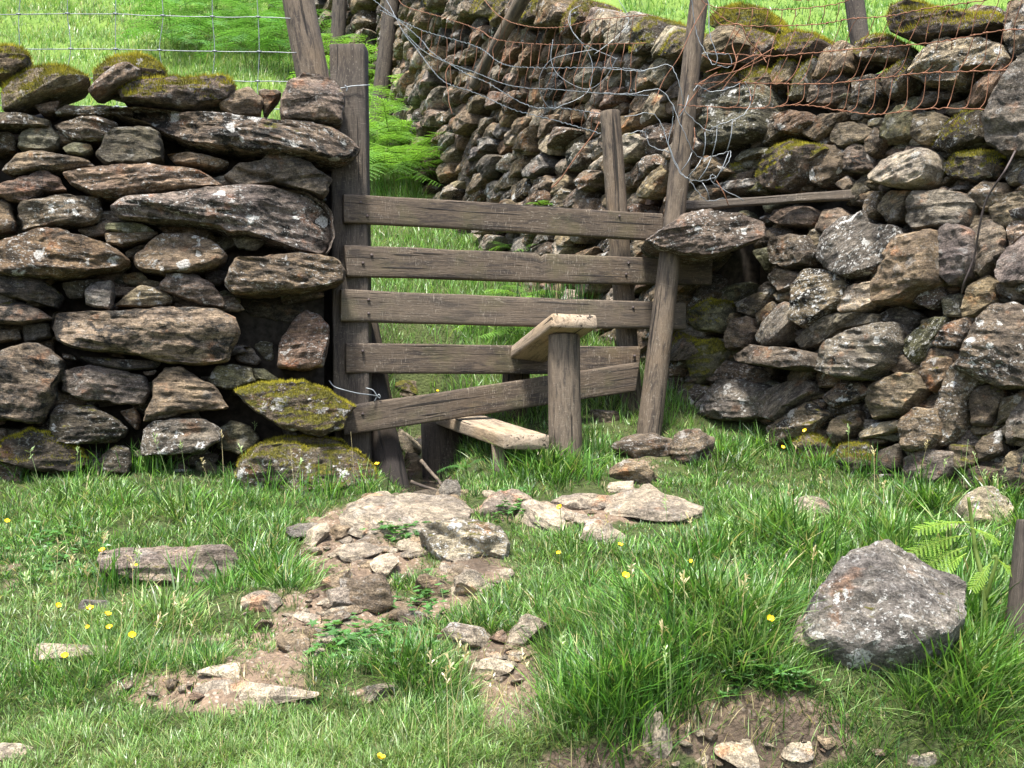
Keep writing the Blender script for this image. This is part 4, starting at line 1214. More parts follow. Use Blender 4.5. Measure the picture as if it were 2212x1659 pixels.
for (ka, kb, x0, x1, st, sh) in ((6, 3, 1340, 2180, 52, -30), (3, 4, 800, 2180, 50, -28), (4, 5, 860, 2180, 48, -26), (5, 2, 1200, 1930, 55, -20), (2, 1, 960, 1930, 60, -14)):
    x = x0
    while x < x1:
        a, b = at_x(ka, x), at_x(kb, x + sh + rw.normal(0, 8))
        m = (a + b) / 2 + np.array([rw.normal(0, .008), rw.normal(0, .012), rw.normal(0, .006)])
        Geo().add(*tube(smooth_line([a, m, b], 9), .0019, 4)).build('stay_wire', RUST, sag) if nst < 100 else g.add(*tube(smooth_line([a, m, b], 9), .0019, 4))
        nst += 1; x += st * rw.uniform(.8, 1.25)
# loops of loose pale wire
for pts in ([(1755, 70), (1760, 170), (1800, 230), (1870, 330), (1890, 420), (1870, 540), (1800, 600), (1700, 640), (1640, 660), (1580, 580), (1570, 470), (1630, 370), (1740, 330), (1900, 300)],
            [(1650, 240), (1640, 370), (1700, 470), (1850, 540), (1960, 480), (2040, 350)],
            [(2050, 0), (2110, 120), (2040, 220), (1900, 330)], [(1820, 30), (1760, 70), (1750, 150), (1830, 260), (2040, 360)],
            [(1030, 380), (1000, 450), (1015, 560), (1020, 620), (1040, 690)]):
    P = smooth_line([cpt(x, y, 6.05 - .02 * q) for q, (x, y) in enumerate(pts)], 80)
    Geo().add(*tube(P, .0018)).build('loose_wire', RUST if len(pts) == 5 and pts[0][0] == 1030 else GALV, sag)
if g.n: g.build('fine_wire', RUST, sag, kind='stuff')

rust = thing('rusty_netting', ray(1850, 200, 5.2), 'rusty sheep netting stretched along the top of the right wall from the leaning post', 'netting')
def ept(x, y, gap=.16):
    u, v = zoomed('E', [(x, y)])[0]
    O, ex, ez, n = RIGHTW.hit(u, max(v, 130))
    return ray(u, v, min(O[1] - gap, 5.45))
RL = [
 [(470, -70), (560, 30), (800, 45), (1000, 48), (1230, 20), (1330, -20)],
 [(560, 40), (700, 128), (940, 136), (1150, 125), (1300, 100), (1500, 85), (1700, 45), (1950, 10), (2260, -40)],
 [(560, 270), (650, 282), (880, 295), (1080, 280), (1360, 255), (1580, 240), (1800, 215), (2060, 165), (2260, 152)],
 [(480, 445), (600, 432), (730, 436), (900, 440), (1180, 440), (1460, 410), (1680, 385), (1930, 375), (2260, 366)],
 [(395, 552), (530, 560), (830, 570), (980, 553), (1100, 556), (1240, 580), (1400, 600), (1510, 595), (1730, 570), (2000, 575), (2260, 596)],
 [(1000, 2), (1300, -12), (1700, -60)],
]
rc = []
for k, L in enumerate(RL):
    Z = smooth_line([(x, y, 0) for x, y in L], 130)[:, :2]
    P = np.array([ept(x, y) for x, y in Z])
    rc.append((P, Z))
    Geo().add(*tube(crimp(P, .0035, rw, 18), .0025)).build('line_wire', RUST, rust)
def rat(k, x):
    P, Z = rc[k]; i = np.argmin(abs(Z[:, 0] - x)); return P[i]
x = 640
while x < 2260:
    for ka, kb, sh, kink in ((1, 2, -70, .3), (2, 3, -85, .7), (3, 4, -55, .75)):
        xx = x + (0, 18, 30)[ka - 1] + rw.normal(0, 8)
        a, b = rat(ka, xx + 60), rat(kb, xx + 60 + sh)
        m = a + (b - a) * kink + np.array([(.02 if ka > 1 else 0) + rw.normal(0, .008), rw.normal(0, .012), rw.normal(0, .006)])
        g2 = Geo().add(*tube(smooth_line([a, m, b], 10), .002, 4))
        for p in (a, b): g2.add(*tube([p + np.array([-.005, -.002, 0]), p + np.array([.005, -.002, 0])], .0045))
        g2.build('stay_wire', RUST, rust)
    x += rw.uniform(66, 96)
x = 640
while x < 1250:
    a, b = rat(0, x), rat(1, x - 20)
    Geo().add(*tube([a, (a + b) / 2 + .01, b], .0024, 4)).build('stay_wire', RUST, rust); x += 75

tang = thing('tangled_wire', ray(1500, 250, 5.4), 'torn end of bright wire netting tangled round the leaning post and hanging loose', 'wire')
def tpt(x, y, yy=5.40): return ray(*zoomed('E', [(x, y)])[0], yy)
for pts in ([(0, 360), (110, 368), (210, 372), (340, 340), (380, 385), (400, 440), (420, 520), (430, 580), (500, 650), (550, 685), (600, 660), (680, 630), (740, 600), (775, 540), (770, 480), (745, 430)],
            [(0, 490), (150, 492), (290, 470), (360, 540), (400, 640), (430, 700), (470, 790), (520, 830), (600, 815), (660, 795), (672, 803), (660, 850), (620, 905)],
            [(110, 616), (250, 595), (310, 660), (340, 750), (400, 890), (450, 940), (520, 950), (590, 930), (570, 920), (580, 960), (740, 1055)],
            [(110, 712), (210, 690), (250, 765), (350, 800)], [(370, 560), (365, 650), (345, 760), (400, 900), (450, 940), (500, 1010), (550, 1055), (640, 1040)],
            [(460, -60), (480, 110), (500, 200), (545, 285), (580, 340), (600, 300), (560, 170), (555, 20), (530, -60)],
            [(600, 345), (670, 350), (665, 290), (620, 285), (520, 280)], [(475, 480), (500, 450), (560, 480), (640, 470), (720, 440)]):
    P = crimp(smooth_line([tpt(x, y, 5.40 + .02 * math.sin(q)) for q, (x, y) in enumerate(pts)], 26 * len(pts) // 2), .0035, rw, 20)
    Geo().add(*tube(P, .0021)).build('line_wire', GALV, tang)
for a, b in (((480, 670), (470, 800)), ((535, 685), (525, 830)), ((600, 660), (570, 830)), ((680, 630), (650, 800)), ((470, 795), (410, 900)), ((520, 830), (445, 930)), ((570, 825), (500, 950)),
             ((660, 800), (580, 960)), ((530, 700), (550, 560)), ((450, 500), (400, 620)), ((520, 955), (560, 1050)), ((590, 940), (660, 1080))):
    Geo().add(*tube(smooth_line([tpt(*a), tpt((a[0] + b[0]) / 2 + 8, (a[1] + b[1]) / 2, 5.38), tpt(*b)], 8), .0024, 4)).build('stay_wire', GALV if rw.random() < .6 else RUST, tang)
for pts in ([(540, 380), (620, 350), (700, 330), (800, 290), (880, 300)], [(500, 440), (580, 400), (680, 380), (760, 350), (860, 300)], [(560, 60), (620, 130), (720, 130), (760, 210), (820, 270), (860, 330)],
            [(720, 150), (680, 230), (700, 330), (640, 420), (530, 480)], [(620, 480), (700, 380), (820, 300), (900, 250)], [(520, 290), (600, 330), (700, 340)], [(735, 430), (770, 470), (775, 530)],
            [(400, 600), (480, 500), (540, 420), (600, 380)], [(270, 540), (320, 420), (400, 300), (470, 150), (545, 20)]):
    P = smooth_line([tpt(x, y, 5.42 + .03 * math.sin(q * 2)) for q, (x, y) in enumerate(pts)], 40)
    Geo().add(*tube(P, .0026)).build('rusty_strand', RUST, tang)
# a bent rusty wire down the face of the right wall, and odds and ends
P = smooth_line([ray(*zoomed('E', [q])[0], y) for q, y in (((2165, 795), 4.45), ((2110, 900), 4.4), ((2020, 1040), 4.5), ((1980, 1180), 4.55), ((1950, 1350), 4.62), ((1900, 1480), 4.66), ((1885, 1540), 4.72))], 50)
tag(Geo().add(*tube(P, .0045)).build('bent_wire', DARKWIRE), 'dark thick wire hanging bent down the face of the right wall', 'wire')
P = smooth_line([ray(*zoomed('C', [q])[0], 6.3) for q in ((1930, 740), (1890, 820), (1790, 950), (1700, 1080), (1640, 1140))], 30)
tag(Geo().add(*tube(P, .004)).build('rusty_wire', RUST), 'rusty wire trailing down the field wall beside the short round post', 'wire')
# ------------------------------------------------------------------ ground
BARE = [(800, 1130, 150, 45, 1), (760, 1215, 150, 46, 1.1), (750, 1295, 110, 58, 1.1), (690, 1355, 105, 50, 1), (470, 1492, 235, 46, 1.2), (150, 1412, 120, 22, .6), (330, 1385, 200, 16, .45), (1085, 1445, 95, 85, 1.1),
        (1640, 1585, 215, 85, 1.25), (1310, 1645, 150, 40, 1.1), (915, 1010, 55, 75, 1.2), (1020, 1235, 90, 45, .9), (1580, 1212, 26, 12, .9), (975, 1235, 60, 30, .7), (900, 870, 60, 45, .8),
        (1090, 1110, 60, 25, .6), (1380, 1010, 70, 40, .5), (600, 1400, 150, 40, .7), (620, 1300, 40, 16, .6), (920, 1310, 150, 30, .7), (20, 1240, 40, 60, .5), (1250, 1110, 210, 30, .75), (560, 1380, 120, 18, .5),
        (1095, 1520, 85, 65, 1.0), (800, 1500, 80, 20, .7), (590, 1425, 120, 42, .85), (940, 1385, 100, 40, .6), (780, 1350, 330, 160, .40)]
WET = [(915, 1010, 70, 90, 1), (1650, 1610, 280, 80, 1), (1310, 1645, 180, 60, 1), (1085, 1430, 70, 60, .55), (1260, 1570, 170, 70, 1), (740, 1275, 60, 40, .6), (1035, 1215, 45, 30, .8), (770, 1210, 80, 20, .35)]
LONG = [(430, 1110, 480, 62, .045), (1500, 1330, 360, 110, .055), (1330, 1430, 150, 90, .05), (1580, 1400, 150, 60, .045), (1800, 1180, 420, 90, .06), (1900, 1520, 330, 90, .08), (1170, 1000, 150, 60, .055), (580, 1240, 110, 60, .05), (1560, 980, 90, 60, .06),
        (380, 1330, 120, 40, .05), (250, 1450, 230, 45, .05), (900, 1450, 110, 70, .05), (2120, 1130, 110, 110, .08), (1560, 1655, 60, 18, .03), (860, 1235, 70, 40, .02), (2100, 1400, 100, 100, .08), (900, 1600, 420, 50, .025), (1040, 1338, 45, 22, .05), (1300, 1540, 160, 60, .06)]
SHORT = [(1830, 1450, 120, 55, .85), (1735, 1375, 60, 50, .8), (350, 1285, 170, 26, .7), (1390, 1010, 90, 45, .5), (660, 1060, 190, 30, .45), (1380, 1130, 160, 40, .5), (2130, 1130, 90, 30, .4), (1050, 1020, 60, 30, .4), (800, 1345, 90, 25, .5), (1600, 1040, 120, 40, .2)]
def patches(L, x, y, z):
    u, v = uvof(x, np.maximum(y, .5), z)
    ok = (y > 1.5) & (y < 6.6)
    o = np.zeros_like(x)
    for cu, cv, ru, rv, s in L:
        q = ((u - cu) / ru) ** 2 + ((v - cv) / rv) ** 2
        o = np.maximum(o, s * np.exp(-q ** 1.5 * .9)) if L is not LONG else o + s * np.exp(-q)
    return np.where(ok, o, 0)
def bare_at(x, y, z=None):
    z = gz(x, y) if z is None else z
    b = patches(BARE, x, y, z)
    return np.clip(b + (n2(x, y, 7, 61) * .34 + n2(x, y, 26, 62) * .22) * (b > .05), 0, 1.2)
def cat(*a): return np.unique(np.round(np.concatenate(a), 5))
xs = cat(np.linspace(-150, -12, 24), np.linspace(-12, -3, 60), np.linspace(-3, 3, 270), np.linspace(3, 8, 30), np.linspace(8, 150, 24))
ys = cat(np.linspace(-40, 1.4, 16), np.linspace(1.4, 6.6, 250), np.linspace(6.6, 12, 80), np.linspace(12, 26, 80), np.linspace(26, 150, 40), np.linspace(150, 400, 6))
X, Y = np.meshgrid(xs, ys)
Zg = gz(X, Y)
xf, yf_, zf = X.ravel(), Y.ravel(), Zg.ravel()
bf = bare_at(xf, yf_, zf); wf = np.clip(patches(WET, xf, yf_, zf), 0, 1)
rough_ = fbm(np.stack([xf * 22, yf_ * 22, zf * 0], 1), 71, 4) * .034 * np.clip(bf, 0, 1) * (yf_ < 7)
nx, ny = len(xs), len(ys)
i = np.arange(ny - 1)[:, None] * nx + np.arange(nx - 1)[None]
Qg = np.stack([i, i + 1, i + nx + 1, i + nx], -1).reshape(-1, 4)
gr = Geo().add(np.stack([xf, yf_, zf + rough_], 1), Qg, None, bare=bf, wet=wf).build('ground', GROUND, origin=(0, 0, 0), kind='structure')
# the trickle of water
wl = Geo(); W_ = []
for y in np.linspace(4.74, 6.5, 34):
    x = float(np.interp(y, [4.6, 4.9, 5.8, 6.5], [-.36, -.40, -.475, -.55])); z = float(gz(x, y)) + .02
    w = .085 + .02 * math.sin(y * 9)
    W_.append([(x + q * w, y, z - abs(q) * .004) for q in (-1, -.5, 0, .5, 1)])
W_ = np.array(W_); nn_, mm_ = W_.shape[:2]
i = np.arange(nn_ - 1)[:, None] * mm_ + np.arange(mm_ - 1)[None]
wl.add(W_.reshape(-1, 3), np.stack([i, i + 1, i + mm_ + 1, i + mm_], -1).reshape(-1, 4)).build('stream_water', WATER, kind='structure')

# ------------------------------------------------------------------ loose rocks
def ico(sub):
    t = (1 + 5 ** .5) / 2
    V = [(-1, t, 0), (1, t, 0), (-1, -t, 0), (1, -t, 0), (0, -1, t), (0, 1, t), (0, -1, -t), (0, 1, -t), (t, 0, -1), (t, 0, 1), (-t, 0, -1), (-t, 0, 1)]
    F = [(0, 11, 5), (0, 5, 1), (0, 1, 7), (0, 7, 10), (0, 10, 11), (1, 5, 9), (5, 11, 4), (11, 10, 2), (10, 7, 6), (7, 1, 8), (3, 9, 4), (3, 4, 2), (3, 2, 6), (3, 6, 8), (3, 8, 9), (4, 9, 5), (2, 4, 11), (6, 2, 10), (8, 6, 7), (9, 8, 1)]
    V = [np.array(v, float) / np.linalg.norm(v) for v in V]
    for _ in range(sub):
        mid, F2 = {}, []
        def m(a, b):
            k = (min(a, b), max(a, b))
            if k not in mid:
                p = V[a] + V[b]; V.append(p / np.linalg.norm(p)); mid[k] = len(V) - 1
            return mid[k]
        for a, b, c in F:
            x, y, z = m(a, b), m(b, c), m(c, a)
            F2 += [(a, x, z), (b, y, x), (c, z, y), (x, y, z)]
        F = F2
    return np.array(V), np.array(F)
ICO = {k: ico(k) for k in (2, 3, 4, 5)}
def rock_geo(half, seed, sub=4, cuts=14, flat_top=0., tint='n', lich=.5, dark=.4, moss=0., rough=1.):
    """a split boulder in a box of the given half sizes, centred on its own middle"""
    r = np.random.default_rng(seed)
    V, F = ICO[sub]
    V = V.copy() * 1.12
    N = r.normal(0, 1, (cuts, 3)); N /= np.linalg.norm(N, axis=1)[:, None]
    if flat_top: N = np.concatenate([N, [unit([r.uniform(-.12, .12), r.uniform(-.2, .1), 1])]])
    for q, n in enumerate(N):
        d = r.uniform(.5, .88) if q < cuts else 1 - flat_top
        s = V @ n - d
        V = V - np.maximum(s, 0)[:, None] * n * .94
    V = V + V * (fbm(V * 1.7 + seed, 3, 3) * .13 * rough)[:, None]
    V = V / np.maximum(np.abs(V).max(0), .2)
    P = V * np.array(half)
    rr = float(np.mean(half))
    nrm = V / np.linalg.norm(V, axis=1)[:, None]
    a = r.uniform(-.35, .35); ca, sa = math.cos(a), math.sin(a)
    bc = np.c_[P[:, 0] * ca + P[:, 2] * sa, P[:, 1], -P[:, 0] * sa + P[:, 2] * ca]
    P = P + nrm * (fbm(bc * np.array([12, 12, 26]) + seed, 5, 3) * rr * .09 * rough + vnoise(bc * np.array([9, 9, 80]) + seed, 6) * min(.006, rr * .05))[:, None]
    v = r.uniform(.85, 1.2)
    n = len(P)
    return P, F, dict(lay=np.full(n, r.uniform(.1, .9)), bc=bc + (seed % 499) * 1.3, col=np.tile(np.array(TINT[tint]) * v, (n, 1)), par=np.tile([moss, lich, dark], (n, 1)))
FOOT = []      # footprints that keep grass out: x, y, rx, ry
def rotz(P, a): c, s = math.cos(a), math.sin(a); return np.c_[P[:, 0] * c - P[:, 1] * s, P[:, 0] * s + P[:, 1] * c, P[:, 2]]
def rock(label, cat_, u0, v0, u1, v1, seed, mode='b', tint='p', lich=.35, dark=.25, moss=0., depth=None, thick=None, name='rock', group=None, rz=0., sub=4, flat=.0, sink=.3, yb=None):
    uc = (u0 + u1) / 2
    A = ghit(uc, v1) if yb is None else ray(uc, v1, yb)
    y = A[1]
    if mode == 's':                                   # slab lying on the slope
        B = ghit(uc, v0); D = max(.05, (B[1] - A[1])) if depth is None else depth
        th = thick or .05
        ym = y + D / 2; C = np.array([(uc - CU) / FPX * ym, ym, float(gz((uc - CU) / FPX * ym, ym))])
        half = ((u1 - u0) / FPX * ym / 2, D / 2, th)
        P, F, at = rock_geo(half, seed, sub, 12, .35, tint, lich, dark, moss)
        s = (float(gz(C[0], ym + D / 2)) - float(gz(C[0], ym - D / 2))) / D
        P = rotz(P, rz); P[:, 2] += P[:, 1] * s * .9 + th * .45
        P = P + C; FOOT.append((C[0], C[1], half[0] * .93, half[1] * .93))
    else:
        W2 = (u1 - u0) / FPX * y / 2
        D = depth or W2 * 1.5
        Hh = (v1 - v0) / FPX * y * (1.0)
        half = (W2, D / 2, Hh * (1 + sink) / 2)
        P, F, at = rock_geo(half, seed, sub, 13, flat, tint, lich, dark, moss)
        P = rotz(P, rz)
        C = A + np.array([0, D * .42, 0]); C[0] = (uc - CU) / FPX * (C[1])
        topz = (CV - v0) / FPX * (C[1])
        P = P + np.array([C[0], C[1], topz - half[2]])
        FOOT.append((C[0], C[1], W2 * .95, D / 2 * .95))
    o = Geo().add(P, None, F, **at).build(name, STONE)
    return tag(o, label, cat_, group)
R = rock

def trock(label, cat_, poly, seed, lean=35, bulge=None, tint='p', lich=.4, dark=.3, moss=0., thick=.3, reg=None, push=0., res=.0075, tilt=0., dy=0., rnd=.1):
    """a boulder whose outline was drawn from the photograph: a leaning face with its own bulk behind"""
    P = zoomed(reg, poly) if reg else np.array(poly, float).reshape(-1, 2)
    u, v = P[:, 0].mean(), P[:, 1].max()
    B = ghit(u, v - 4); B[1] += dy
    a = math.radians(lean)
    n = np.array([0, -math.cos(a), math.sin(a)]); ex = np.array([1., 0, 0]); ez = np.array([0, math.sin(a), math.cos(a)])
    O = ray(u, v, B[1]); q = []
    for (pu, pv) in P:
        d = ray(pu, pv, 1.0); t = (O @ n) / (d @ n); w_ = d * t - O
        q.append((w_ @ ex, w_ @ ez))
    q = np.array(q); R_ = math.sqrt(abs(parea(q)) / PI)
    G = Geo()
    V, _ = stone_geo(G, q, O, ex, ez, n, seed, bulge=R_ * .55 if bulge is None else bulge, thick=thick, tint=tint, moss=moss, lich=lich, dark=dark, push=-R_ * .25 + push, tilt=tilt, res=res, tz=.0, rnd=rnd)
    x0, x1 = V[:, 0].min(), V[:, 0].max(); y0, y1 = V[:, 1].min(), V[:, 1].max()
    FOOT.append(((x0 + x1) / 2, (y0 + y1) / 2 + .02, (x1 - x0) / 2 * .9, (y1 - y0) / 2 * .8))
    return tag(G.build('rock' if cat_ != 'boulder' else 'boulder', STONE), label, cat_)
trock('long pale stone block with mossy front half sunk in grass below the left wall', 'rock', [205,1190,260,1180,400,1177,490,1172,505,1200,495,1262,440,1270,330,1262,215,1240], 903, 25, None, 'p', .6, .25, .3)
trock('brown squarish block standing upright in the trodden path', 'rock', [355,1260,440,1230,580,1180,620,1260,665,1470,540,1520,420,1500,320,1490,310,1370], 904, 15, None, 't', .15, .2, 0, .1, 'J')
trock('boulder crusted with white lichen and dark moss in the middle of the bank', 'boulder', [860,860,930,800,1100,750,1300,760,1420,800,1530,850,1600,960,1540,1070,1440,1030,1300,1060,1180,1125,1050,1095,960,1000], 905, 38, None, 'p', 2.4, .5, .35, .25, 'J')
trock('smooth pale rounded rock beside the weeds below the low step', 'rock', [1210,750,1390,625,1400,585,1600,545,1750,590,1830,645,1700,700,1500,740,1350,775], 906, 55, None, 'p', .15, .05, 0, .2, 'J')
trock('rounded pale rock right of the weeds under the tall step post', 'rock', [1180,1090,1215,1068,1245,1060,1335,1075,1330,1095,1260,1108], 907, 45, None, 'p', .2, .1, 0, .2)
trock('big grey boulder with black crust and yellow lichen edges in the grass', 'boulder', [1712,1385,1740,1330,1755,1290,1785,1245,1830,1205,1890,1178,1945,1186,1990,1225,2084,1262,2090,1335,2055,1405,1960,1448,1880,1455,1780,1432], 918, 44, .17, 'g', 1.2, .55, .2, .4, None, .02, .0065, -.3, 0., .24)
trock('low tan stone tucked against the left foot of the big boulder', 'rock', [1704,1390,1722,1340,1765,1318,1802,1350,1800,1405,1735,1410], 919, 40, None, 'p', .25, .05, 0, .2, None, .03)
trock('pale lichened rock in long grass at the foot of the right wall', 'rock', [2072,1085,2105,1050,2150,1048,2192,1090,2190,1135,2085,1138], 909, 35, None, 'p', .9, .15)
R('small pale stone lump on the turf left of the standing block', 'rock', 513, 1278, 614, 1330, 5, 'b', 'p', .2, .1)
R('broad flat pale slab worn by boots in front of the trickle', 'slab', 735, 1100, 1015, 1172, 9, 's', 'p', .15, .05, thick=.06, sub=5)
R('squarish pale stone at the near left corner of the broad slab', 'rock', 716, 1112, 830, 1152, 14, 'b', 'p', .2, .1, flat=.3)
R('thin tan stone tilted against the corner of the broad slab', 'rock', 712, 1130, 800, 1172, 15, 's', 't', .1, .1, thick=.035)
R('long pale rib of rock running right into the grass', 'rock', 1290, 1070, 1515, 1140, 23, 's', 'p', .3, .1, thick=.05)
R('flat sandy stone half covered by grass below the rounded rocks', 'rock', 1110, 1103, 1235, 1155, 25, 's', 'p', .15, .05, thick=.045)
R('pale hump of rock breaking through the bank grass', 'rock', 1230, 1122, 1365, 1178, 27, 'b', 'p', .3, .1)
R('grey stone lying in grass in front of the leaning post, the higher of two', 'rock', 1305, 932, 1465, 990, 29, 'b', 'n', .5, .3, depth=.22)
R('square brown stone set in grass below the other near the leaning post', 'rock', 1312, 990, 1420, 1046, 31, 'b', 't', .4, .3, depth=.16, flat=.3)
R('sloping dark stone at the foot of the right wall near the leaning post', 'rock', 1440, 912, 1580, 1005, 33, 'b', 'n', .4, .6, depth=.2, rz=.5)
R('small pinkish stone peeping out of the bank grass', 'rock', 1705, 1072, 1805, 1115, 41, 'b', 'p', .2, .05)
R('flat grey lichened stone behind the fern', 'rock', 1955, 1138, 2135, 1180, 43, 'b', 'g', 1.2, .1, depth=.2, flat=.4)
R('pale broken stone left of the lone grass tuft in the hollow', 'rock', 935, 1345, 1070, 1405, 45, 'b', 'p', .6, .1, depth=.14)
R('pale upright stone right of the lone grass tuft in the hollow', 'rock', 1078, 1318, 1195, 1400, 47, 'b', 'p', .2, .1, depth=.14)
R('thin pinkish stone flake in the mud hollow', 'rock', 1010, 1432, 1115, 1474, 49, 's', 'p', .2, .05, thick=.025)
R('pale rock with dark front in the path grass', 'rock', 745, 1472, 868, 1524, 51, 'b', 'p', .3, .35)
R('low flat bedrock step edged with bare soil on the path', 'slab', 400, 1490, 690, 1530, 53, 's', 'p', .1, .0, thick=.02)
R('flat pale outcrop above the bare soil patch', 'slab', 425, 1448, 545, 1480, 54, 's', 'p', .2, .0, thick=.02)
R('pale stone lying in grass at the near left edge', 'rock', -60, 1596, 92, 1650, 55, 'b', 'p', .2, .05)
R('narrow grey stone hidden in buttercup grass', 'rock', 158, 1293, 245, 1320, 57, 'b', 'g', .3, .3)
R('dark grey wedge of stone beside the yellow one', 'rock', 620, 1138, 695, 1175, 59, 's', 'g', .2, .3, thick=.03, rz=.4)
y_ = R('small yellow ochre stone at the edge of the grass', 'rock', 657, 1146, 722, 1188, 60, 's', 'p', .0, .0, thick=.03)
R('small brown stone behind the rails at the foot of the right post', 'rock', 1272, 872, 1345, 918, 62, 'b', 'n', .3, .3)
R('mossy stone seen between the two lowest rails', 'rock', 826, 806, 930, 862, 63, 'b', 'n', .4, .3, .9)
R('pale cracked rock beyond the trickle behind the gatepost', 'rock', 846, 925, 912, 985, 64, 'b', 'p', .2, .3, depth=.25)
R('dark wet rock standing in the trickle', 'rock', 862, 975, 915, 1018, 65, 'b', 'd', .0, .6)
R('grey wedge of stone at the right edge of the trickle', 'rock', 948, 1032, 1002, 1090, 66, 'b', 'g', .2, .1)
R('flat brown stone damming the trickle above the broad slab', 'rock', 880, 1058, 968, 1092, 67, 'b', 'd', .0, .4)
R('tan flat stone below the trickle beside the rounded rock', 'rock', 925, 1075, 1015, 1112, 68, 's', 't', .05, .1, thick=.04)
R('pale brown flat stone at the back edge of the broad slab', 'rock', 750, 1078, 870, 1118, 69, 's', 'p', .1, .05, thick=.05)
R('pale pointed stone slab lying beside the grass near the leaning post', 'rock', 1375, 1053, 1430, 1082, 70, 's', 'p', .1, .05, thick=.03)
R('low white stone right of the rounded rocks', 'rock', 1300, 1048, 1372, 1072, 71, 's', 'p', .2, .0, thick=.03)
R('tan stone half buried in the bank above the upright block', 'rock', 880, 1232, 985, 1290, 72, 'b', 't', .1, .1)
R('sharp pale stone sticking from the bank under the lichened boulder', 'rock', 965, 1228, 1055, 1290, 73, 'b', 'p', .2, .1, rz=.6)
R('brown wet stone on the path left of the upright block', 'rock', 682, 1240, 745, 1290, 74, 'b', 't', .1, .3)
R('pale ledge of stone across the path above the upright block', 'slab', 715, 1180, 830, 1222, 75, 's', 'p', .2, .1, thick=.035)
R('wet flat stone shining in front of the upright block', 'slab', 690, 1290, 770, 1330, 76, 's', 'v', .1, .2, thick=.03)
R('pale chip lying behind the upright block', 'rock', 800, 1215, 870, 1250, 77, 's', 'p', .1, .0, thick=.03)
R('round tan cobble on the trodden path', 'rock', 640, 1348, 690, 1385, 78, 'b', 't', .1, .1)
R('pale flat stone in the muddy hollow at the front', 'rock', 1385, 1620, 1455, 1660, 79, 's', 'p', .2, .1, thick=.03)
R('pinkish stone leaning from the mud bank at the front', 'rock', 1480, 1625, 1545, 1660, 80, 'b', 'p', .1, .1)
R('dark stone under the overhanging turf at the front', 'rock', 1255, 1625, 1350, 1665, 81, 'b', 'd', .1, .4)
R('pale rock half buried at the foot of the mud bank', 'rock', 1930, 1610, 2040, 1670, 82, 'b', 'p', .2, .2)
R('grey ridge of stone in the soil left of the path', 'slab', 30, 1400, 240, 1440, 83, 's', 'p', .2, .0, thick=.02)
R('rusty stone lying behind the old post', 'rock', 2165, 1290, 2250, 1400, 84, 'b', 't', .1, .1)
# flat stones bedded in the worn path
rq = np.random.default_rng(5)
for su, sv, ru, rv, cnt in ((860, 1085, 130, 14, 7), (800, 1190, 110, 30, 11), (740, 1290, 80, 45, 13), (690, 1365, 80, 35, 9), (1020, 1240, 70, 35, 7), (1230, 1105, 150, 28, 9), (1090, 1420, 80, 50, 7), (920, 1320, 110, 30, 6), (1370, 1075, 70, 15, 4), (990, 1080, 60, 20, 4), (1650, 1620, 120, 30, 4)):
    for _ in range(cnt):
        u, v = rq.normal(su, ru * .55), rq.normal(sv, rv * .6)
        p = ghit(u, min(v, 1660)); s = rq.uniform(.022, .062)
        P, F, at = rock_geo((s * rq.uniform(.9, 1.6), s * rq.uniform(.6, 1.0), s * rq.uniform(.3, .55)), int(rq.integers(1e6)), 3, 11, .3, str(rq.choice(list('pptpn'))), .25, .15)
        P = rotz(P, rq.uniform(0, 6)); P[:, 2] += P[:, 1] * .18 + s * .08
        FOOT.append((p[0], p[1], s, s * .7))
        tag(Geo().add(P + p, None, F, **at).build('path_stone', STONE), 'pale broken stone bedded in the worn earth of the path below the stile', 'stone', 'stones bedded in the path')
# chips of stone on the path: shapes shared, each its own object
rp = np.random.default_rng(31)
protos = []
for k in range(6):
    P, F, at = rock_geo((1, .8, .45), 300 + k, 2, 10, .3, 'pptnpr'[k], .15, .15)
    n = len(P)
    gme = Geo().add(P, None, F, **at)
    A = {'bc': (at['bc'] * .03, 'FLOAT_VECTOR'), 'col': (at['col'], 'FLOAT_VECTOR'), 'par': (at['par'], 'FLOAT_VECTOR'), 'lay': (at['lay'], 'FLOAT')}
    me = mesh('path_chip', P, None, F, A); me.materials.append(STONE); protos.append(me)
spots = [(760, 1205, 100, 35, 26), (730, 1300, 70, 50, 42), (690, 1365, 70, 40, 26), (470, 1495, 170, 30, 14), (1080, 1440, 70, 60, 10), (900, 1040, 40, 50, 12), (1020, 1240, 60, 30, 8), (1640, 1630, 220, 30, 14), (860, 1080, 120, 20, 6), (610, 1330, 90, 40, 10)]
for su, sv, ru, rv, cnt in spots:
    for _ in range(cnt):
        u, v = rp.normal(su, ru * .5), rp.normal(sv, rv * .5)
        p = ghit(u, min(v, 1672)); s = rp.uniform(.008, .024) * (1.6 if rp.random() < .15 else 1)
        o = link('path_chip', protos[rp.integers(6)], p + np.array([0, 0, s * .15]))
        o.scale = (s, s * rp.uniform(.7, 1.2), s * rp.uniform(.7, 1.3)); o.rotation_euler = (rp.normal(0, .2), rp.normal(0, .2), rp.uniform(0, 6))
        tag(o, 'small chip of stone lying loose on the bare trodden soil', 'stone chip', 'stone chips on the path')
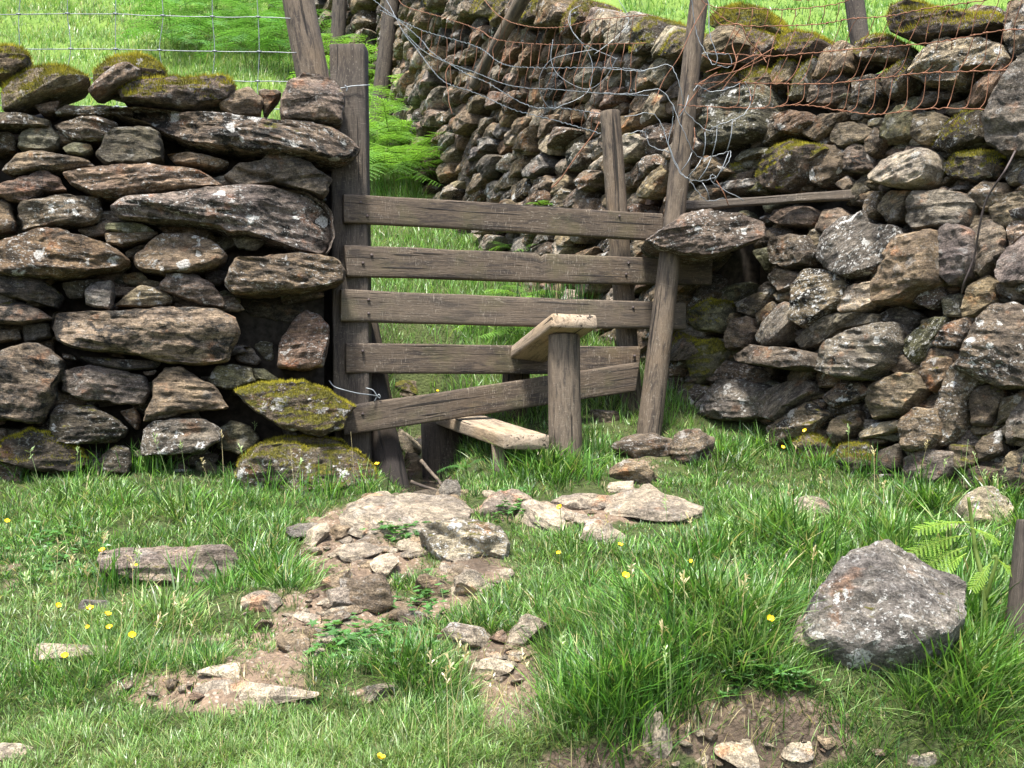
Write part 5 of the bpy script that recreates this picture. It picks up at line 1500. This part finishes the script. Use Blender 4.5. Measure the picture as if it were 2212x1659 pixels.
# twigs across the trickle
def twig(label, pts, r):
    P = smooth_line([ray(u, v, y) for u, v, y in pts], 24); P += np.stack([fbm(P * 14 + k, k, 2) for k in range(3)], 1) * .008
    tag(Geo().add(*tube(P, r, 7, r * .55), bc=np.zeros(3), rnd=.4).build('twig', WOODP), label, 'twig')
def twig(label, pts, r):
    P = smooth_line([ray(u, v, y) for u, v, y in pts], 24); P = P + np.stack([fbm(P * 14 + k, k, 2) for k in range(3)], 1) * .008
    V, Q, T = tube(P, r, 7, r * .55)
    tag(Geo().add(V, Q, T, bc=V * .6, rnd=np.full(len(V), .35)).build('twig', WOODP), label, 'twig')
twig('brown forked stick lying across the trickle, the longest one', [(910, 994, 4.98), (940, 1030, 4.9), (962, 1060, 4.82), (955, 1085, 4.76)], .009)
twig('short stick crossing under the longer one in the trickle', [(890, 1040, 4.86), (925, 1055, 4.84), (965, 1062, 4.82), (990, 1055, 4.83)], .008)
twig('broken stub of stick propped at the edge of the trickle', [(955, 1055, 4.82), (968, 1075, 4.78), (975, 1080, 4.76)], .011)
# ------------------------------------------------------------------ grass
GC = {'deep': (.026, .075, .012), 'mid': (.070, .188, .030), 'fresh': (.155, .315, .050), 'pale': (.275, .375, .15), 'straw': (.42, .36, .19), 'blue': (.072, .15, .055)}
def blades(x, y, L, W, lean, az, cols, r, seg=2, z=None, curl=.6):
    """tapered bent blades -> V, Q, T, tint"""
    n = len(x)
    z = gz(x, y) - .006 if z is None else z
    dx, dy = np.cos(az), np.sin(az)
    sx, sy = -dy, dx
    tw = r.normal(0, .6, n); sx, sy = np.cos(az + PI / 2 + tw), np.sin(az + PI / 2 + tw)
    P = []
    for k in range(seg + 1):
        t = k / (seg + .0) if seg else 0
        if k == seg: break
        w = W * (1 - t * .45)
        hor = L * (lean * t + curl * lean * t * t * .8); ver = L * (t * np.sqrt(np.maximum(.15, 1 - lean ** 2 * .7)) - curl * .35 * lean * t * t)
        P += [np.stack([x + dx * hor - sx * w, y + dy * hor - sy * w, z + ver], 1), np.stack([x + dx * hor + sx * w, y + dy * hor + sy * w, z + ver], 1)]
    hor = L * (lean + curl * lean * .8); ver = L * (np.sqrt(np.maximum(.15, 1 - lean ** 2 * .7)) - curl * .35 * lean)
    P.append(np.stack([x + dx * hor, y + dy * hor, z + ver], 1))
    m = len(P)
    V = np.stack(P, 1).reshape(-1, 3)
    b = np.arange(n)[:, None] * m
    Q = np.concatenate([b + np.array([[2 * k, 2 * k + 1, 2 * k + 3, 2 * k + 2]]) for k in range(seg - 1)]) if seg > 1 else None
    T = b + np.array([[m - 3, m - 2, m - 1]])
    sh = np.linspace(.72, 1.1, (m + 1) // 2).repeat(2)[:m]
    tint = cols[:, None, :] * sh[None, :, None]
    return V, Q, T, np.c_[tint.reshape(-1, 3), np.ones(n * m)]
def pick(r, n, mixw):
    ks = list(mixw); w = np.array([mixw[k] for k in ks], float); i = r.choice(len(ks), n, p=w / w.sum())
    c = np.array([GC[k] for k in ks])[i]
    return c * r.uniform(.75, 1.25, (n, 1)) * np.array([1, 1, 1]) + 0
def inside(x, y):
    o = np.zeros(len(x), bool)
    for cx, cy, rx, ry in FOOT: o |= ((x - cx) / rx) ** 2 + ((y - cy) / ry) ** 2 < .9
    return o
POSTS = []
r = np.random.default_rng(100)
def turf(name, n_tuft, per, y0, y1, xmax, r, lmul=1., wmul=1., mixw=None, seg=3, minL=.028):
    """tufts of blades; where and how long follows the worn and the long patches"""
    y = y0 + (y1 - y0) * r.random(n_tuft) ** 1.15
    x = (r.random(n_tuft) * 2 - 1) * (xmax * y)
    z = gz(x, y)
    b = bare_at(x, y, z); lg = patches(LONG, x, y, z)
    u, v = uvof(x, y, z)
    keep = (r.random(n_tuft) > sstep(.25, .8, b) * .95) & ~inside(x, y)
    # keep turf off the walls' footprint
    keep &= ~((x < -.72) & (y > 5.10 + (x + .72) * .22))
    wx = np.interp(y, [3.25, 4.5, 5.9, 9], [3.2, 2.1, .98, -.667]); keep &= x < wx - .0
    x, y, lg, b, u, v = (q[keep] for q in (x, y, lg, b, u, v))
    lg = lg * np.clip(.75 + 1.3 * n2(x, y, 4.5, 33, 2), .2, 1.7)
    sho = 1 - np.clip(patches(SHORT, x, y, gz(x, y)), 0, .9)
    k = r.poisson(per * r.uniform(.4, 1.7, len(x))) + 2
    X = np.repeat(x, k); Y = np.repeat(y, k); LG = np.repeat(lg, k); B = np.repeat(b, k); UU = np.repeat(u, k); VV = np.repeat(v, k)
    n = len(X); sp = (.017 + LG * .22) * np.repeat(r.uniform(.6, 1.4, len(x)), k)
    ox, oy = r.normal(0, 1, n) * sp, r.normal(0, 1, n) * sp
    clump = n2(X, Y, 3.2, 5, 2); tl = np.repeat(r.uniform(.5, 1.55, len(x)) * sho, k)
    L = (minL + LG * (1.0 + .5 * clump)) * r.uniform(.45, 1.25, n) * lmul * tl
    L *= 1 - .45 * np.clip(B, 0, 1)
    az = np.arctan2(oy, ox) + r.normal(0, .5, n); tc = np.repeat(r.uniform(.62, 1.3, len(x)), k)[:, None]
    # long grass hangs downhill
    dh = LG > .05
    az = np.where(dh & (r.random(n) < .5), -PI / 2 + r.normal(0, .8, n), az)
    lean = np.clip(np.abs(r.normal(.28, .22, n)) + LG * 1.2 + .22 * np.hypot(ox, oy) / sp - .1, .03, .95)
    W = np.clip(L * .019, .0013, .003) * r.uniform(.7, 1.3, n) * wmul
    mw = mixw or {'deep': .25, 'mid': .30, 'fresh': .24, 'pale': .15, 'straw': .06, 'blue': .07}
    C = pick(r, n, mw)
    front = np.clip((VV - 1500) / 120, 0, 1) * (UU < 1250) + .6 * np.clip(1 - abs(VV - 1330) / 60, 0, 1) * (UU < 700)
    front = np.clip(front + .7 * np.clip(n2(X, Y, 1.6, 15), 0, 1), 0, 1)
    C = C * (1 - .55 * front[:, None]) + .55 * front[:, None] * pick(r, n, {'pale': .6, 'fresh': .3, 'straw': .15})
    rich = np.clip(LG * 8, 0, 1) * .5 * (1 - front)
    C = C * (1 - rich[:, None]) + rich[:, None] * pick(r, n, {'mid': .5, 'deep': .35, 'fresh': .3})
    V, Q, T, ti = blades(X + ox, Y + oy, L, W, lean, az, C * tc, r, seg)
    return Geo().add(V, Q, T, tint=ti)
turf('grass', 9000, 22, 1.95, 3.1, .64, r, wmul=.95).build('grass', LEAF, kind='stuff', smooth=False)
turf('grass', 9200, 20, 3.1, 5.6, .64, r, wmul=1.35, lmul=1.05).build('grass', LEAF, kind='stuff', smooth=False)
# tufts growing up against stones, posts and wall feet, and bits of dead grass on the soil
def tufts(name, L_, r, mw, Lr=(.08, .17)):
    A = []
    for u, v, n in L_:
        p = ghit(u, v); m = n; s = .03
        A.append(np.c_[p[0] + r.normal(0, s, m), p[1] + r.normal(0, s * .8, m), np.full(m, r.uniform(*Lr))])
    A = np.concatenate(A); n = len(A); L = A[:, 2] * r.uniform(.5, 1.2, n)
    V, Q, T, ti = blades(A[:, 0], A[:, 1], L, np.clip(L * .018, .0014, .0028), np.clip(np.abs(r.normal(.35, .25, n)), .03, .9), r.uniform(0, 2 * PI, n), pick(r, n, mw), r, 3)
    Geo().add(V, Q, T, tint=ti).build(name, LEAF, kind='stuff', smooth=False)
rt = np.random.default_rng(17)
TL_ = [(rt.uniform(0, 520), rt.uniform(1000, 1040), 26) for _ in range(26)] + [(rt.uniform(500, 850), rt.uniform(1050, 1085), 26) for _ in range(16)] + [(rt.uniform(1450, 2200), 0, 24) for _ in range(40)]
TL_ = [(u, v if v else 935 + (u - 1450) * .16 + rt.uniform(0, 40), n) for u, v, n in TL_]
TL_ += [(rt.uniform(215, 510), rt.uniform(1262, 1285), 16) for _ in range(14)] + [(rt.uniform(1780, 2080), rt.uniform(1425, 1450), 14) for _ in range(10)] + [(rt.uniform(2040, 2120), rt.uniform(1290, 1400), 24) for _ in range(10)] + [(rt.uniform(1180, 1500), rt.uniform(1500, 1560), 34) for _ in range(26)]
TL_ += [(rt.uniform(1000, 1350), rt.uniform(960, 1050), 26) for _ in range(20)]
tufts('grass', TL_, rt, {'mid': .45, 'fresh': .35, 'deep': .25, 'pale': .06})
DL = [(rt.uniform(1050, 1800), rt.uniform(1480, 1650), 7) for _ in range(60)] + [(rt.uniform(300, 1100), rt.uniform(1200, 1540), 6) for _ in range(80)]
tufts('dead_grass', DL, rt, {'straw': .7, 'pale': .2}, (.03, .08))
# field behind the stile and the hillside
def field(n, y0, y1, x0, x1, L0, W0, r, mixw, seg=2, dens=None):
    y = y0 + (y1 - y0) * r.random(n); x = x0(y) + (x1(y) - x0(y)) * r.random(n)
    z = gz(x, y); u, v = uvof(x, y, z)
    b = patches(BARE, x, y, z); keep = (r.random(n) > b) & ~inside(x, y)
    wx = np.interp(y, [5.9, 9.0, 13.0, 18.0], [.98, -.667, -1.6, -4.0]); keep &= (x < wx - .02) | (x > wx + .9 + (y > 14) * 5)
    cl = n2(x, y, 1.3, 8)
    if dens is not None: keep &= r.random(n) < dens(x, y, cl)
    x, y, cl = x[keep], y[keep], cl[keep]; n = len(x)
    L = L0 * r.uniform(.5, 1.3, n) * (1 + .7 * cl) * (y / y0) ** .35
    C = pick(r, n, mixw)
    k = np.clip(.5 + n2(x, y, .7, 19) * 1.2, 0, 1)[:, None]
    C = C * (1 - .5 * k) + .5 * k * pick(r, n, {'fresh': .6, 'pale': .35, 'straw': .1})
    V, Q, T, ti = blades(x, y, L, W0 * (y / y0) * r.uniform(.7, 1.3, n), np.clip(np.abs(r.normal(.35, .22, n)), .02, .9), r.uniform(0, 2 * PI, n), C, r, seg)
    return Geo().add(V, Q, T, tint=ti)
field(42000, 5.6, 9.6, lambda y: -.24 * y, lambda y: .2 * y + 0, .085, .0022, r, {'deep': .15, 'mid': .4, 'fresh': .4, 'pale': .1}).build('grass', LEAF, kind='stuff', smooth=False)
field(90000, 9.5, 26, lambda y: -.52 * y, lambda y: -.1 * y, .12, .0034, r, {'mid': .2, 'fresh': .40, 'pale': .36, 'deep': .08, 'straw': .12}, 2).build('grass', LEAF, kind='stuff', smooth=False)
field(42000, 9.5, 30, lambda y: .10 * y, lambda y: .52 * y, .13, .004, r, {'mid': .4, 'fresh': .5, 'pale': .12, 'deep': .1}, 2).build('grass', LEAF, kind='stuff', smooth=False)
# tall thin stalks with seed heads
g = Geo(); rs = np.random.default_rng(9)
for _ in range(95):
    zone = rs.integers(5)
    u, v = [(rs.uniform(60, 850), rs.uniform(1000, 1100)), (rs.uniform(1650, 2200), rs.uniform(1030, 1180)), (rs.uniform(30, 420), rs.uniform(1250, 1480)), (rs.uniform(1200, 1900), rs.uniform(1200, 1500)), (rs.uniform(300, 1500), rs.uniform(1480, 1670))][zone]
    p = ghit(u, v); Ls = rs.uniform(.12, .26) * (1.2 if zone == 1 else 1); a = rs.uniform(0, 2 * PI); ln = rs.uniform(.05, .35)
    q = p + np.array([math.cos(a) * ln * Ls, math.sin(a) * ln * Ls, Ls]); m = (p + q) / 2 + np.array([0, 0, Ls * .06])
    P = smooth_line([p, m, q], 7)
    c = np.array(GC['pale' if rs.random() < .6 else 'straw']) * rs.uniform(.8, 1.2)
    V, Q, T = tube(P, .0009, 3, .0006); g.add(V, Q, T, tint=np.tile([*c, 1], (len(V), 1)))
    if rs.random() < .7:
        for t in np.linspace(0, 1, 12):
            b = q + (m - q) * t * .35; d = rs.normal(0, 1, 3) * .006 + np.array([0, 0, .007])
            g.add([b, b + d + np.array([.0022, 0, 0]), b + d * 1.3, b + d - np.array([.0022, 0, 0])], [[0, 1, 2, 3]], tint=np.tile([*(c * 1.2), 1], (4, 1)))
g.build('seeding_grass', LEAF, kind='stuff', smooth=False)
# low leafy weeds among the stones
g = Geo()
for cu, cv, ru, rv, cnt in ((1110, 1105, 45, 25, 120), (860, 1160, 50, 14, 90), (800, 1400, 110, 40, 170), (1390, 1470, 60, 40, 60), (75, 965, 25, 18, 60), (930, 1310, 60, 30, 50), (120, 1190, 120, 50, 110), (1600, 1480, 60, 40, 60), (1690, 1500, 60, 20, 50)):
    for _ in range(cnt):
        p = ghit(rs.normal(cu, ru * .55), rs.normal(cv, rv * .55)); h = rs.uniform(.01, .05); s = rs.uniform(.008, .017)
        a = rs.uniform(0, 2 * PI); tl = rs.uniform(-.5, .5)
        c = p + np.array([rs.normal(0, .01), rs.normal(0, .01), h])
        if cv < 1000: c = c + np.array([0, -.1, rs.uniform(0, .06)])
        an = np.linspace(0, 2 * PI, 10, endpoint=False) + a
        rr = s * (1 + .4 * np.cos(5 * (an - a)))
        L = np.c_[c[0] + np.cos(an) * rr, c[1] + np.sin(an) * rr, c[2] + np.cos(an - a) * rr * tl + rs.normal(0, .001, 10)]
        col = np.array([.06, .15, .035]) * rs.uniform(.7, 1.7)
        g.add(np.concatenate([L, [c - np.array([0, 0, .003])]]), None, [(i, (i + 1) % 10, 10) for i in range(10)], tint=np.tile([*col, 1], (11, 1)))
g.build('leafy_weeds', LEAF, kind='stuff', smooth=False)

# ------------------------------------------------------------------ bracken
def frond(G, base, d, up, length, width, r, pairs=15, droop=.5, col=(.085, .22, .028), fine=True, curl=0.):
    """one bracken frond: a curved stalk with tapering toothed side leaflets"""
    d = unit(d); up = unit(up - d * np.dot(up, d)); side = np.cross(d, up)
    col = np.array(col) * r.uniform(.8, 1.2)
    def at(t): return base + d * length * t + np.array([0, 0, -1.0]) * droop * length * t * t
    for k in range(pairs):
        t = .14 + .86 * (k + .5) / pairs
        p = at(t); tg = unit(at(min(1, t + .02)) - at(t - .02)); upn = np.cross(side, tg); upn = upn if upn[2] > 0 else -upn
        ln = width * math.sin(PI * min(1, (.18 + (1 - t) * .95))) ** .8 * (1.15 - t * .25) * r.uniform(.88, 1.1)
        for sg in (-1, 1):
            pd = unit(side * sg * .92 + tg * .42 + upn * r.uniform(-.1, .12) + np.array([0, 0, -.12]))
            ac = unit(np.cross(pd, upn))
            nt = 7 if fine else 4
            w0 = length / pairs * .25
            for q in range(nt):
                s = (q + .3) / nt; c = p + pd * ln * s + np.array([0, 0, -.10 * ln * s * s])
                lw = w0 * (1 - s) ** .75 + .0015; st = ln / nt * .46
                for s2 in (-1, 1):
                    e = c + ac * s2 * lw + pd * st * .9
                    cc = col * (.85 + .35 * s) * r.uniform(.85, 1.15)
                    G.add([c - pd * st, e - pd * st * .35, e + pd * st * .3, c + pd * st * .9], [[0, 1, 2, 3]], tint=np.tile([*cc, 1], (4, 1)))
    P = np.array([at(t) for t in np.linspace(0, .98, 9)])
    V, Q, T = tube(P, max(.0016, length * .008), 4, .0006)
    G.add(V, Q, T, tint=np.tile([*(col * np.array([1.15, 1.0, .8])), 1], (len(V), 1)))
def bracken(base, h, n, size, r, label, group=None, col=(.085, .22, .028), face=None, fine=True):
    base = np.asarray(base, float)
    root = thing('bracken', base, label, 'fern', group)
    g = Geo()
    lean = np.array([r.normal(0, .12), r.normal(-.1, .1), 1.0])
    tip = base + lean * h
    V, Q, T = tube(smooth_line([base - np.array([0, 0, .05]), (base + tip) / 2 + r.normal(0, .015, 3), tip], 9), .006, 6, .004)
    Geo().add(V, Q, T, tint=np.tile([.14, .19, .05, 1], (len(V), 1))).build('stem', FERN, root)
    a0 = r.uniform(0, 6)
    for k in range(n):
        a = a0 + k * 2.4; t = .45 + .55 * (k + 1) / n
        p = base + lean * h * t
        d = np.array([math.cos(a), math.sin(a) * .8 - .25, r.uniform(.25, .7)])
        frond(g, p, d, np.array([0, 0, 1.0]), size * r.uniform(.75, 1.15), size * .30 * r.uniform(.85, 1.1), r, 12 if not fine else 15, r.uniform(.25, .6), np.array(col) * r.uniform(.7, 1.3), fine)
    g.build('frond_leaves', FERN, root, smooth=False)
    return root
rb = np.random.default_rng(55)
FB = (.14, .29, .05)
for (u, v, y) in ((812, 425, None), (835, 420, None), (860, 430, None), (885, 425, None), (815, 380, None), (850, 370, None), (895, 395, None), (810, 330, None), (840, 320, None), (880, 345, None), (905, 372, None), (820, 270, None), (870, 290, None), (900, 420, None), (920, 400, None), (800, 400, None)):
    p = ghit(u, v); 
    wx = np.interp(p[1], [5.9, 9.0, 17.0], [.98, -.667, -4.06])
    bracken(p, rb.uniform(.2, .42), 5, rb.uniform(.42, .65), rb, 'bright bracken growing against the foot of the field wall beside the gatepost', 'bracken at the foot of the field wall', FB)
for _ in range(20):
    p = ghit(rb.uniform(798, 935), rb.uniform(230, 435)); bracken(p, rb.uniform(.15, .4), 5, rb.uniform(.4, .7), rb, 'bright bracken growing against the foot of the field wall beside the gatepost', 'bracken at the foot of the field wall', FB)
for _ in range(16):
    p = ghit(rb.uniform(705, 870), rb.uniform(110, 215)); bracken(p, rb.uniform(.25, .5), 6, rb.uniform(.45, .65), rb, 'pale bracken growing behind the gatepost top near the far posts', 'bracken behind the gatepost', FB, fine=False)
for _ in range(44):
    u = rb.uniform(310, 640); p = ghit(u, rb.uniform(20, 165) if u > 420 else rb.uniform(50, 150)); bracken(p, rb.uniform(.3, .6), 6, rb.uniform(.5, .8), rb, 'bracken growing on the open hillside above the mossy wall', 'bracken on the hillside', (.085, .21, .045), fine=False)
for (u, v) in ((1115, 560), (1150, 548), (1185, 560), (1210, 545), (1160, 530)):
    p = ghit(u, v + 25); bracken(p, .12, 5, .34, rb, 'bracken spreading over the grass seen between the top two rails', 'bracken between the top rails', FB)
for (u, v) in ((1075, 720), (1115, 735), (1150, 715), (1060, 690), (1100, 660), (1140, 655)):
    p = ghit(u, v + 12); bracken(p, .08, 5, .30, rb, 'drooping bracken seen low down behind the higher step', 'bracken behind the higher step', (.14, .29, .05))
p = ghit(1010, 1035); bracken(p, .06, 4, .12, rb, 'small dark fern growing under the low step', None, (.05, .14, .03))
root = thing('fern_sprig', ray(1165, 450, 7.4), 'tiny bright fern sprig growing from the field wall above the top rail', 'fern'); g = Geo()
for a in (-.5, .1, .7, 2.4): frond(g, ray(1168, 445, 7.3), np.array([math.sin(a), -.5, .3]), np.array([0, 0, 1.0]), .15, .05, rb, 9, .4, FB)
g.build('frond_leaves', FERN, root, smooth=False)
# the fern unrolling in front of the big boulder
fb = ghit(2135, 1412); yF = fb[1]
root = thing('fern', fb, 'tall young fern with yellow green fronds unrolling beside the big boulder', 'fern')
P = smooth_line([fb - np.array([0, 0, .03]), ray(2128, 1330, yF), ray(2122, 1250, yF), ray(2108, 1190, yF + .02), ray(2098, 1120, yF + .03), ray(2092, 1075, yF + .02)], 24)
V, Q, T = tube(P, .0085, 8, .0045); Geo().add(V, Q, T, tint=np.tile([.155, .22, .05, 1], (len(V), 1))).build('stem', FERN, root)
P2 = smooth_line([ray(2128, 1300, yF), ray(2140, 1255, yF - .02), ray(2152, 1215, yF - .03), ray(2150, 1200, yF - .03), ray(2143, 1208, yF - .03)], 16)
V, Q, T = tube(P2, .006, 7, .004); Geo().add(V, Q, T, tint=np.tile([.155, .22, .05, 1], (len(V), 1))).build('side_stem', FERN, root)
for (u, v, du, dv, L_, w_) in ((2095, 1128, -1, -.06, .155, .045), (2092, 1155, -1, .10, .17, .05), (2090, 1180, -1, .28, .155, .05), (2096, 1140, .8, .25, .08, .03), (2088, 1195, -.9, .45, .10, .035), (2145, 1210, -.6, .6, .09, .03), (2150, 1205, .7, .5, .07, .03)):
    g = Geo(); frond(g, ray(u, v, yF), np.array([du, -.15, -dv]), np.array([0, -.35, .9]), L_, w_ * .85, rb, 12, .18, (.20, .33, .045)); g.build('frond', FERN, root, smooth=False)
# rushes by the field wall
root = thing('rush_clump', ghit(1215, 735), 'clump of thin upright rushes behind the second and third rails', 'rushes'); n = 170
rr_ = np.random.default_rng(3); c0 = ghit(1215, 735)
V, Q, T, ti = blades(c0[0] + rr_.normal(0, .13, n), c0[1] + rr_.normal(0, .12, n), rr_.uniform(.3, .58, n), np.full(n, .0030), np.abs(rr_.normal(.15, .12, n)), rr_.uniform(0, 6.3, n), pick(rr_, n, {'deep': .6, 'mid': .4, 'straw': .06}), rr_, 3, np.full(n, c0[2] - .02), .3)
Geo().add(V, Q, T, tint=ti).build('stems', LEAF, root, smooth=False)
# ------------------------------------------------------------------ buttercups
rf = np.random.default_rng(12)
FL = [(125, 1310, 'nearest the left edge among the buttercups by the narrow grey stone'), (195, 1318, 'standing over the narrow grey stone'), (232, 1330, 'largest of those round the narrow grey stone'), (222, 1192, 'in front of the left end of the long pale block'),
      (285, 1375, 'alone right of the buttercup cluster over the turf edge'), (237, 1358, 'below the largest one in the cluster'), (140, 1420, 'lowest of the cluster over dark overhanging turf'), (190, 1356, 'small and half closed in the cluster'),
      (15, 1128, 'in dry grass at the left edge of the view'), (820, 1640, 'open in the pale foreground turf'), (1210, 1098, 'beside the rounded pale rocks under the steps'), (1207, 1197, 'in grass right of the lichened boulder'), (1350, 1247, 'open wide on the big grass bank'),
      (1339, 1180, 'in grass just below the pale hump of rock'), (1662, 1340, 'in deep grass left of the big boulder'), (1690, 968, 'lower of two against the right wall'), (1740, 932, 'higher of two against the right wall'), (2037, 1338, 'small, in front of the big boulder'),
      (815, 1005, 'in front of the black leaning strut'), (1490, 1215, 'hidden near the bare spot on the bank'), (945, 846, 'behind the slanting lowest rail'), (295, 1222, 'tiny, in front of the mossy block face'), (1790, 1305, 'at the left shoulder of the big boulder')]
for k, (u, v, where) in enumerate(FL):
    hh = rf.uniform(45, 80) if v > 1000 else rf.uniform(40, 80)
    if v > 1600: hh = 30
    p = ghit(u + rf.normal(0, 8), min(v + hh, 1690)); f = ray(u, v, p[1] - .02)
    root = thing('buttercup', p, 'yellow buttercup ' + where, 'flower')
    P = smooth_line([p, (p + f) / 2 + np.array([rf.normal(0, .008), 0, 0]), f], 10)
    V, Q, T = tube(P, .0013, 4, .001); Geo().add(V, Q, T, tint=np.tile([.10, .2, .03, 1], (len(V), 1))).build('stem', LEAF, root)
    g = Geo(); s = (.0095 if v > 1150 else .0105) * rf.uniform(.8, 1.1) * (.6 if 'tiny' in where or 'small' in where else 1)
    ax = unit([rf.normal(0, .4), -.45 + rf.normal(0, .2), 1]); a_ = unit(np.cross(ax, [0, 1, .1])); b_ = np.cross(ax, a_)
    for q in range(5):
        an = q * 2 * PI / 5
        d = math.cos(an) * a_ + math.sin(an) * b_; sd = -math.sin(an) * a_ + math.cos(an) * b_
        pts = []
        for t, w in ((0, .15), (.45, .55), (.85, .62), (1.08, .3)):
            c = f + (d * t * .9 + ax * (.15 + .75 * t * t)) * s
            pts += [c - sd * w * s, c + sd * w * s + ax * .04 * s]
        g.add(pts, [[0, 1, 3, 2], [2, 3, 5, 4], [4, 5, 7, 6]])
    g.build('petals', PETAL, root, smooth=True)
# ------------------------------------------------------------------ camera and daylight
cam = bpy.data.cameras.new('camera'); co = bpy.data.objects.new('camera', cam); COL.objects.link(co)
co.location = (0, 0, 0); co.rotation_euler = (PI / 2, 0, 0)
cam.sensor_width = 36; cam.lens = 36 * FPX / 2212; cam.clip_start = .05; cam.clip_end = 2000
S.camera = co
EL, AZ = math.radians(66), math.radians(196)      # azimuth from +Y clockwise: behind the viewer, a little to the left
w = bpy.data.worlds.new('World'); S.world = w; w.use_nodes = True
nt = w.node_tree; nt.nodes.clear()
sky = nt.nodes.new('ShaderNodeTexSky'); sky.sky_type = 'NISHITA'; sky.sun_disc = False
sky.sun_elevation = EL; sky.sun_rotation = AZ; sky.air_density = 1.0; sky.dust_density = 3.0
bg = nt.nodes.new('ShaderNodeBackground'); bg.inputs[1].default_value = .125
ow = nt.nodes.new('ShaderNodeOutputWorld'); nt.links.new(sky.outputs[0], bg.inputs[0]); nt.links.new(bg.outputs[0], ow.inputs[0])
sl = bpy.data.lights.new('sun', 'SUN'); sl.energy = 3.3; sl.angle = math.radians(9); sl.color = (1, .965, .92)
so = bpy.data.objects.new('sun', sl); COL.objects.link(so)
d = Vector((math.sin(AZ) * math.cos(EL), math.cos(AZ) * math.cos(EL), math.sin(EL)))
so.rotation_euler = d.to_track_quat('Z', 'Y').to_euler(); so.location = d * 30
S.view_settings.view_transform = 'Standard'; S.view_settings.look = 'None'; S.view_settings.exposure = 1.82; S.view_settings.gamma = 1
S.cycles.max_bounces = 6; S.cycles.diffuse_bounces = 3; S.cycles.glossy_bounces = 2; S.cycles.transmission_bounces = 3; S.cycles.transparent_max_bounces = 4
S.cycles.use_denoising = True
